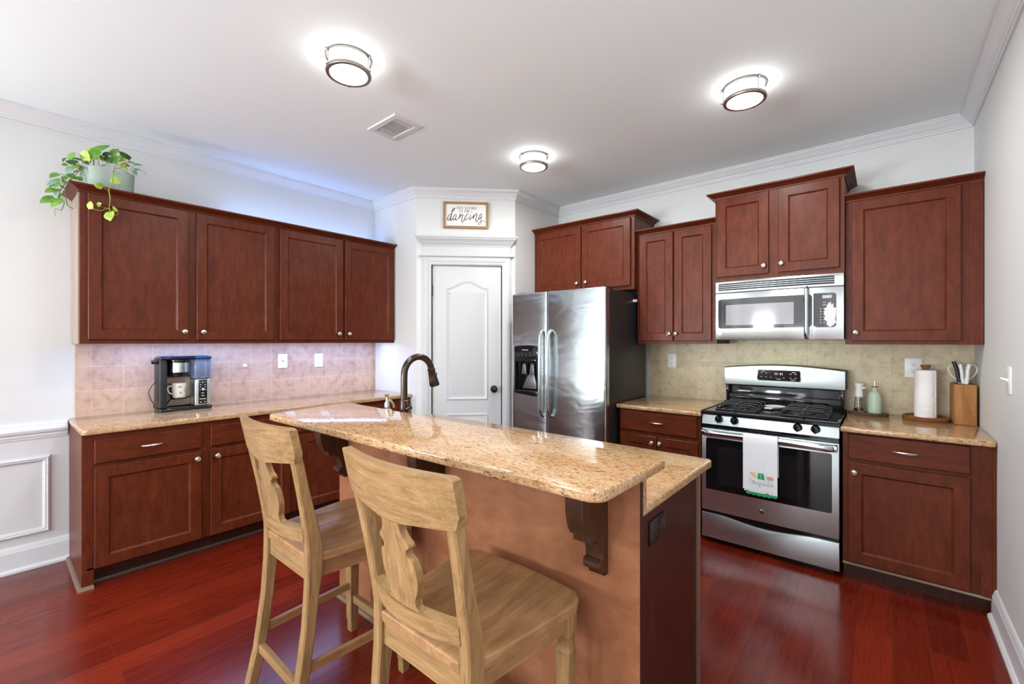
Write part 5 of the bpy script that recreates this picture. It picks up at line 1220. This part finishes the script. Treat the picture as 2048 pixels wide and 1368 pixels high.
def knife(label, x, y, mat, dx, dy, h, wd=0.012, cat='knife'):
    wx, wy = 0.358 + x, 3.690 + y; ZK = CT + 0.234
    r_ = thing('kitchen_knife', (wx, wy, ZK), 0, label, cat, 'knives in the block')
    pts = catmull([(0, 0, 0.004), (dx * .35, dy * .35, h * .35), (dx * .55, dy * .55, h * .65), (dx, dy, h * .95), (dx * 1.02, dy, h)], 5)
    rings = []
    for k, p in enumerate(pts):
        u = k / (len(pts) - 1); ww = wd * (0.85 + 0.35 * abs(u - 0.45)) * (1 if u < 0.97 else 0.6)
        rings.append([(p.x + ww * math.cos(a) , p.y + 0.0085 * math.sin(a), p.z) for a in [2 * PI * q / 12 for q in range(12)]])
    MB().loft(rings).build('knife_handle', M[mat], r_, 50)
    MB().box(-0.009, 0.009, -0.001, 0.001, -0.09, 0.006).build('knife_blade', M['blade'], r_, 0)
    if mat == 'whandle':
        mb = MB()
        for f in (0.3, 0.6, 0.9): q = pts[int(f * (len(pts) - 1))]; mb.lathe([(0, -0.0092), (0.0032, -0.0092), (0.0032, -0.006), (0, -0.006)], (q.x, q.y, q.z), 10, 'y')
        mb.build('rivet', M['blade'], r_, 40)
knife('black curved-handled knife, tallest in the block', -0.014, -0.010, 'bhandle', -0.024, 0.0, 0.128, 0.0105)
knife('white riveted knife leaning against the black one', -0.002, -0.036, 'whandle', -0.013, 0.0, 0.112, 0.0092)
knife('white riveted knife on the side of the block towards the bare wall', 0.008, -0.052, 'whandle', 0.011, 0.0, 0.114, 0.0098)
ks = thing('kitchen_scissors', (0.358, 3.712, CT + 0.234), 0, 'grey-white kitchen scissors behind the knives in the block', 'scissors')
for s in (-1, 1):
    lp = catmull([(s * 0.004, 0, 0.004), (s * 0.026, 0, 0.022), (s * 0.050, 0, 0.050), (s * 0.060, 0, 0.084), (s * 0.046, 0, 0.108), (s * 0.018, 0, 0.098), (s * 0.008, 0, 0.05), (s * 0.002, 0, 0.01)], 5)
    MB().tube([tuple(p) for p in lp], 0.0048, 10).build('finger_loop', plain('grey_white_plastic', (0.66, 0.66, 0.65), 0.35), ks, 60)
    MB().box(s * 0.003 - 0.005, s * 0.003 + 0.005, -0.001 + s * 0.001, 0.001 + s * 0.001, -0.10, 0.012).build('scissor_blade', M['blade'], ks, 0)

# ------------------------------------------------------------------ pothos on top of the coffee wall cabinets
PX, PY, PZ = -3.715, 0.492, 1.338 + 0.8895
pp = thing('potted_pothos', (PX, PY, PZ), 0, 'trailing green pothos in a ribbed sage pot on top of the wall cabinet', 'potted plant')
rings = []
def squircle(w, d, n=48, p=4.0):
    out = []
    for k in range(n):
        a = 2 * PI * k / n; c, s = math.cos(a), math.sin(a)
        out.append((w * math.copysign(abs(c) ** (2 / p), c), d * math.copysign(abs(s) ** (2 / p), s)))
    return out
nz = 60
for k in range(nz + 1):
    z = 0.178 * k / nz; rib = 0.0014 * (1 if k % 3 == 0 else -0.4); f = 0.94 + 0.06 * k / nz
    rings.append([(x * f + rib * (1 if x > 0 else -1), y * f + rib * (1 if y > 0 else -1), z) for x, y in squircle(0.098, 0.112)])
rings += [[(x * 0.95, y * 0.95, 0.178) for x, y in squircle(0.098, 0.112)], [(x * 0.93, y * 0.93, 0.150) for x, y in squircle(0.098, 0.112)]]
MB().loft(rings).build('pot', M['potm'], pp, 40)
MB().loft([[(x * 0.94, y * 0.94, z) for x, y in squircle(0.098, 0.112)] for z in (0.145, 0.152)]).build('soil', M['soil'], pp, 0)
F_, CX, CY = 882.0, 1024.0, 682.0
def eyept(px, py, x):
    # where a line of sight of the survey photograph meets the plane X = x (used once to take down the leaves' places)
    xc, zc = (px - CX) / F_, -(py - CY) / F_
    c, s = math.cos(YAW), math.sin(YAW); r = Vector((-s + xc * c, c + xc * s, zc)); t_ = x / r.x
    return Vector((0, 0, EYE)) + r * t_
FWD = Vector((-math.sin(YAW), math.cos(YAW), 0)); RGT = Vector((math.cos(YAW), math.sin(YAW), 0)); UPV = Vector((0, 0, 1))
# tip px, base px (0..1851 by 0..1368 over the plant), width ratio, depth X, leaf colour
LV = [(70, 1005, 300, 930, .62, -3.66, 0), (245, 1070, 430, 960, .62, -3.64, 0), (150, 835, 330, 800, .66, -3.66, 0), (230, 600, 375, 545, .7, -3.68, 0), (180, 725, 400, 640, .42, -3.70, 3), (225, 760, 330, 720, .6, -3.72, 0),
 (310, 760, 425, 690, .55, -3.66, 0), (420, 640, 520, 590, .7, -3.70, 0), (490, 560, 640, 590, .55, -3.66, 0), (500, 545, 600, 430, .6, -3.74, 3), (640, 590, 760, 640, .6, -3.74, 0), (430, 400, 520, 400, .8, -3.70, 0), (440, 350, 490, 290, .45, -3.72, 2),
 (490, 345, 650, 370, .6, -3.66, 2), (590, 460, 730, 400, .55, -3.67, 0), (635, 190, 560, 310, .62, -3.69, 0), (510, 290, 620, 310, .4, -3.72, 1), (600, 290, 760, 320, .3, -3.70, 0), (800, 150, 830, 330, .85, -3.68, 1), (980, 100, 800, 300, .5, -3.72, 1),
 (1200, 72, 880, 210, .30, -3.68, 0), (1060, 180, 900, 300, .72, -3.65, 0), (760, 310, 900, 350, .35, -3.70, 1), (740, 600, 790, 500, .55, -3.74, 3), (1190, 190, 1110, 260, .7, -3.70, 2), (1110, 280, 1010, 250, .5, -3.69, 2), (1345, 135, 1215, 250, .55, -3.68, 0),
 (1245, 380, 1140, 270, .75, -3.66, 2), (1130, 340, 1050, 290, .6, -3.70, 1), (1340, 180, 1530, 300, .40, -3.66, 2), (1380, 200, 1410, 330, .5, -3.70, 1), (1290, 390, 1340, 260, .72, -3.65, 0), (1470, 320, 1350, 330, .45, -3.68, 1), (1610, 365, 1500, 355, .3, -3.70, 3), (1730, 405, 1600, 390, .3, -3.72, 3),
 (1640, 570, 1590, 490, .75, -3.70, 3), (1700, 480, 1590, 465, .35, -3.73, 3), (1370, 440, 1470, 370, .5, -3.68, 1), (1060, 420, 1150, 400, .4, -3.76, 3), (1395, 685, 1220, 630, .75, -3.55, 1), (940, 700, 1080, 755, .72, -3.508, 1),
 (890, 980, 900, 1105, .75, -3.506, 1), (1065, 1010, 1010, 1060, .75, -3.506, 1), (1205, 1300, 1210, 1165, .95, -3.505, 1), (1250, 1065, 1320, 1145, .6, -3.506, 1), (330, 890, 350, 830, .7, -3.68, 3), (760, 340, 860, 380, .5, -3.78, 3), (1220, 300, 1270, 270, .5, -3.74, 2), (1490, 470, 1440, 430, .5, -3.70, 1),
 (520, 700, 440, 640, .6, -3.70, 0), (300, 860, 400, 790, .6, -3.70, 0), (560, 360, 690, 350, .5, -3.72, 2), (700, 470, 780, 420, .55, -3.70, 0), (860, 240, 800, 340, .55, -3.74, 2), (1010, 200, 980, 300, .6, -3.76, 0), (1180, 330, 1090, 300, .6, -3.76, 0), (1420, 260, 1330, 330, .5, -3.75, 0), (1540, 420, 1430, 400, .45, -3.74, 0), (400, 720, 480, 780, .5, -3.73, 2), (360, 940, 450, 860, .45, -3.71, 0), (660, 640, 600, 560, .6, -3.70, 0)]
def P2(u, v, x): return eyept(70 + u * 230 / 1851, 280 + v * 230 / 1851, x)
random.seed(21)
ctr = Vector((PX, PY, PZ))
for i, (tu, tv, bu, bv, wr, xd, cidx) in enumerate(LV):
    tip, bs = P2(tu, tv, xd + random.uniform(0, 0.02)), P2(bu, bv, xd)
    ax = tip - bs; L_ = ax.length; ax.normalize(); side = ax.cross(FWD).normalized(); nrm = side.cross(ax).normalized()
    nrm = nrm * (1 if nrm.dot(FWD) < 0 else -1)
    rings = []; vs = []; fs = []; n = 9; hw_ = L_ * wr * 0.60
    for k in range(n + 1):
        u = k / n; h_ = hw_ * (math.sin(PI * min(1, u * 0.86 + 0.14)) ** 0.7) * (1 - u ** 4 * 0.4) if u < 1 else 0.0005
        back = -0.10 * L_ * (1 - u) ** 3
        mid = bs + ax * (L_ * u) - nrm * (0.10 * L_ * (u - 0.4) ** 2 * 2.2)
        vs.append([mid + nrm * 0.0, mid + side * h_ * 0.55 + nrm * h_ * 0.16 + ax * back * 0.6, mid + side * h_ + nrm * h_ * 0.20 + ax * back, mid - side * h_ * 0.55 + nrm * h_ * 0.16 + ax * back * 0.6, mid - side * h_ + nrm * h_ * 0.20 + ax * back])
    t = bmesh.new()
    for sgn in (0.0006, -0.0006):
        g = [[t.verts.new(tuple(p + nrm * sgn - ctr)) for p in row] for row in vs]
        for k in range(n):
            for a, b in ((4, 3), (3, 0), (0, 1), (1, 2)): t.faces.new((g[k][a], g[k][b], g[k + 1][b], g[k + 1][a]))
    bmesh.ops.recalc_face_normals(t, faces=t.faces[:])
    mb = MB(); mb._merge(t, 0); mb.build('leaf', M[('leaf1', 'leaf2', 'leaf3', 'leaf4')[cidx]], pp, 60)
VN = [([(800, 440), (700, 500), (620, 600), (540, 700), (490, 830), (500, 950), (530, 1050), (615, 1110)], -3.66, .0026, 0), ([(760, 430), (640, 510), (560, 640), (430, 770), (390, 880), (400, 930), (470, 1010), (420, 1140)], -3.68, .0022, 0), ([(640, 520), (500, 560), (375, 545)], -3.68, .0014, 0),
 ([(480, 830), (380, 790), (330, 800)], -3.67, .0015, 0), ([(500, 900), (400, 960), (310, 930)], -3.66, .0015, 0), ([(430, 780), (470, 700), (520, 600)], -3.69, .0014, 0), ([(410, 1130), (330, 1105), (315, 1160), (330, 1225)], -3.68, .0013, 0),
 ([(1280, 450), (1250, 560), (1230, 640)], -3.56, .002, 0), ([(1250, 520), (1235, 700), (1190, 800), (1210, 950), (1195, 1080), (1210, 1165)], -3.508, .0021, 1), ([(1195, 820), (1130, 785), (1080, 755)], -3.508, .0013, 1), ([(1200, 1105), (1120, 1110), (1065, 1140), (930, 1105), (905, 1100)], -3.506, .0015, 1), ([(1195, 1100), (1060, 1065), (1010, 1050)], -3.506, .0012, 1),
 ([(1215, 1150), (1300, 1150), (1335, 1180), (1300, 1215), (1260, 1190)], -3.506, .0013, 1), ([(880, 420), (860, 350), (830, 320)], -3.70, .0014, 0), ([(945, 410), (945, 330), (940, 290)], -3.67, .003, 0), ([(1040, 420), (1010, 300), (1000, 250)], -3.70, .0013, 0), ([(1220, 440), (1150, 370), (1140, 280)], -3.68, .0014, 0),
 ([(1270, 440), (1340, 400), (1500, 360), (1600, 390)], -3.69, .0016, 1), ([(1280, 450), (1400, 470), (1500, 530), (1555, 575)], -3.64, .0030, 1), ([(1300, 460), (1420, 440), (1490, 480)], -3.65, .0026, 1), ([(1530, 500), (1590, 395)], -3.69, .0012, 0), ([(1500, 360), (1530, 300)], -3.67, .0013, 0), ([(1640, 470), (1740, 500), (1795, 555)], -3.72, .001, 0), ([(620, 500), (700, 500), (790, 460)], -3.65, .0032, 2), ([(760, 350), (790, 420)], -3.70, .0014, 0), ([(430, 300), (500, 330), (640, 400), (780, 440)], -3.68, .0014, 0), ([(1250, 620), (1265, 700)], -3.508, .0012, 2)]
for st, xd, r_, ci in VN:
    cv = catmull([P2(u, v, xd) - ctr for u, v in st], 5)
    MB().tube([tuple(p) for p in cv], r_, 6).build('vine', M[('vine', 'leaf2', 'vineb')[ci]], pp, 60)
MB().ball(tuple(P2(1268, 742, -3.509) - ctr), 0.0042).build('dried_bud', M['petal'], pp, 50)
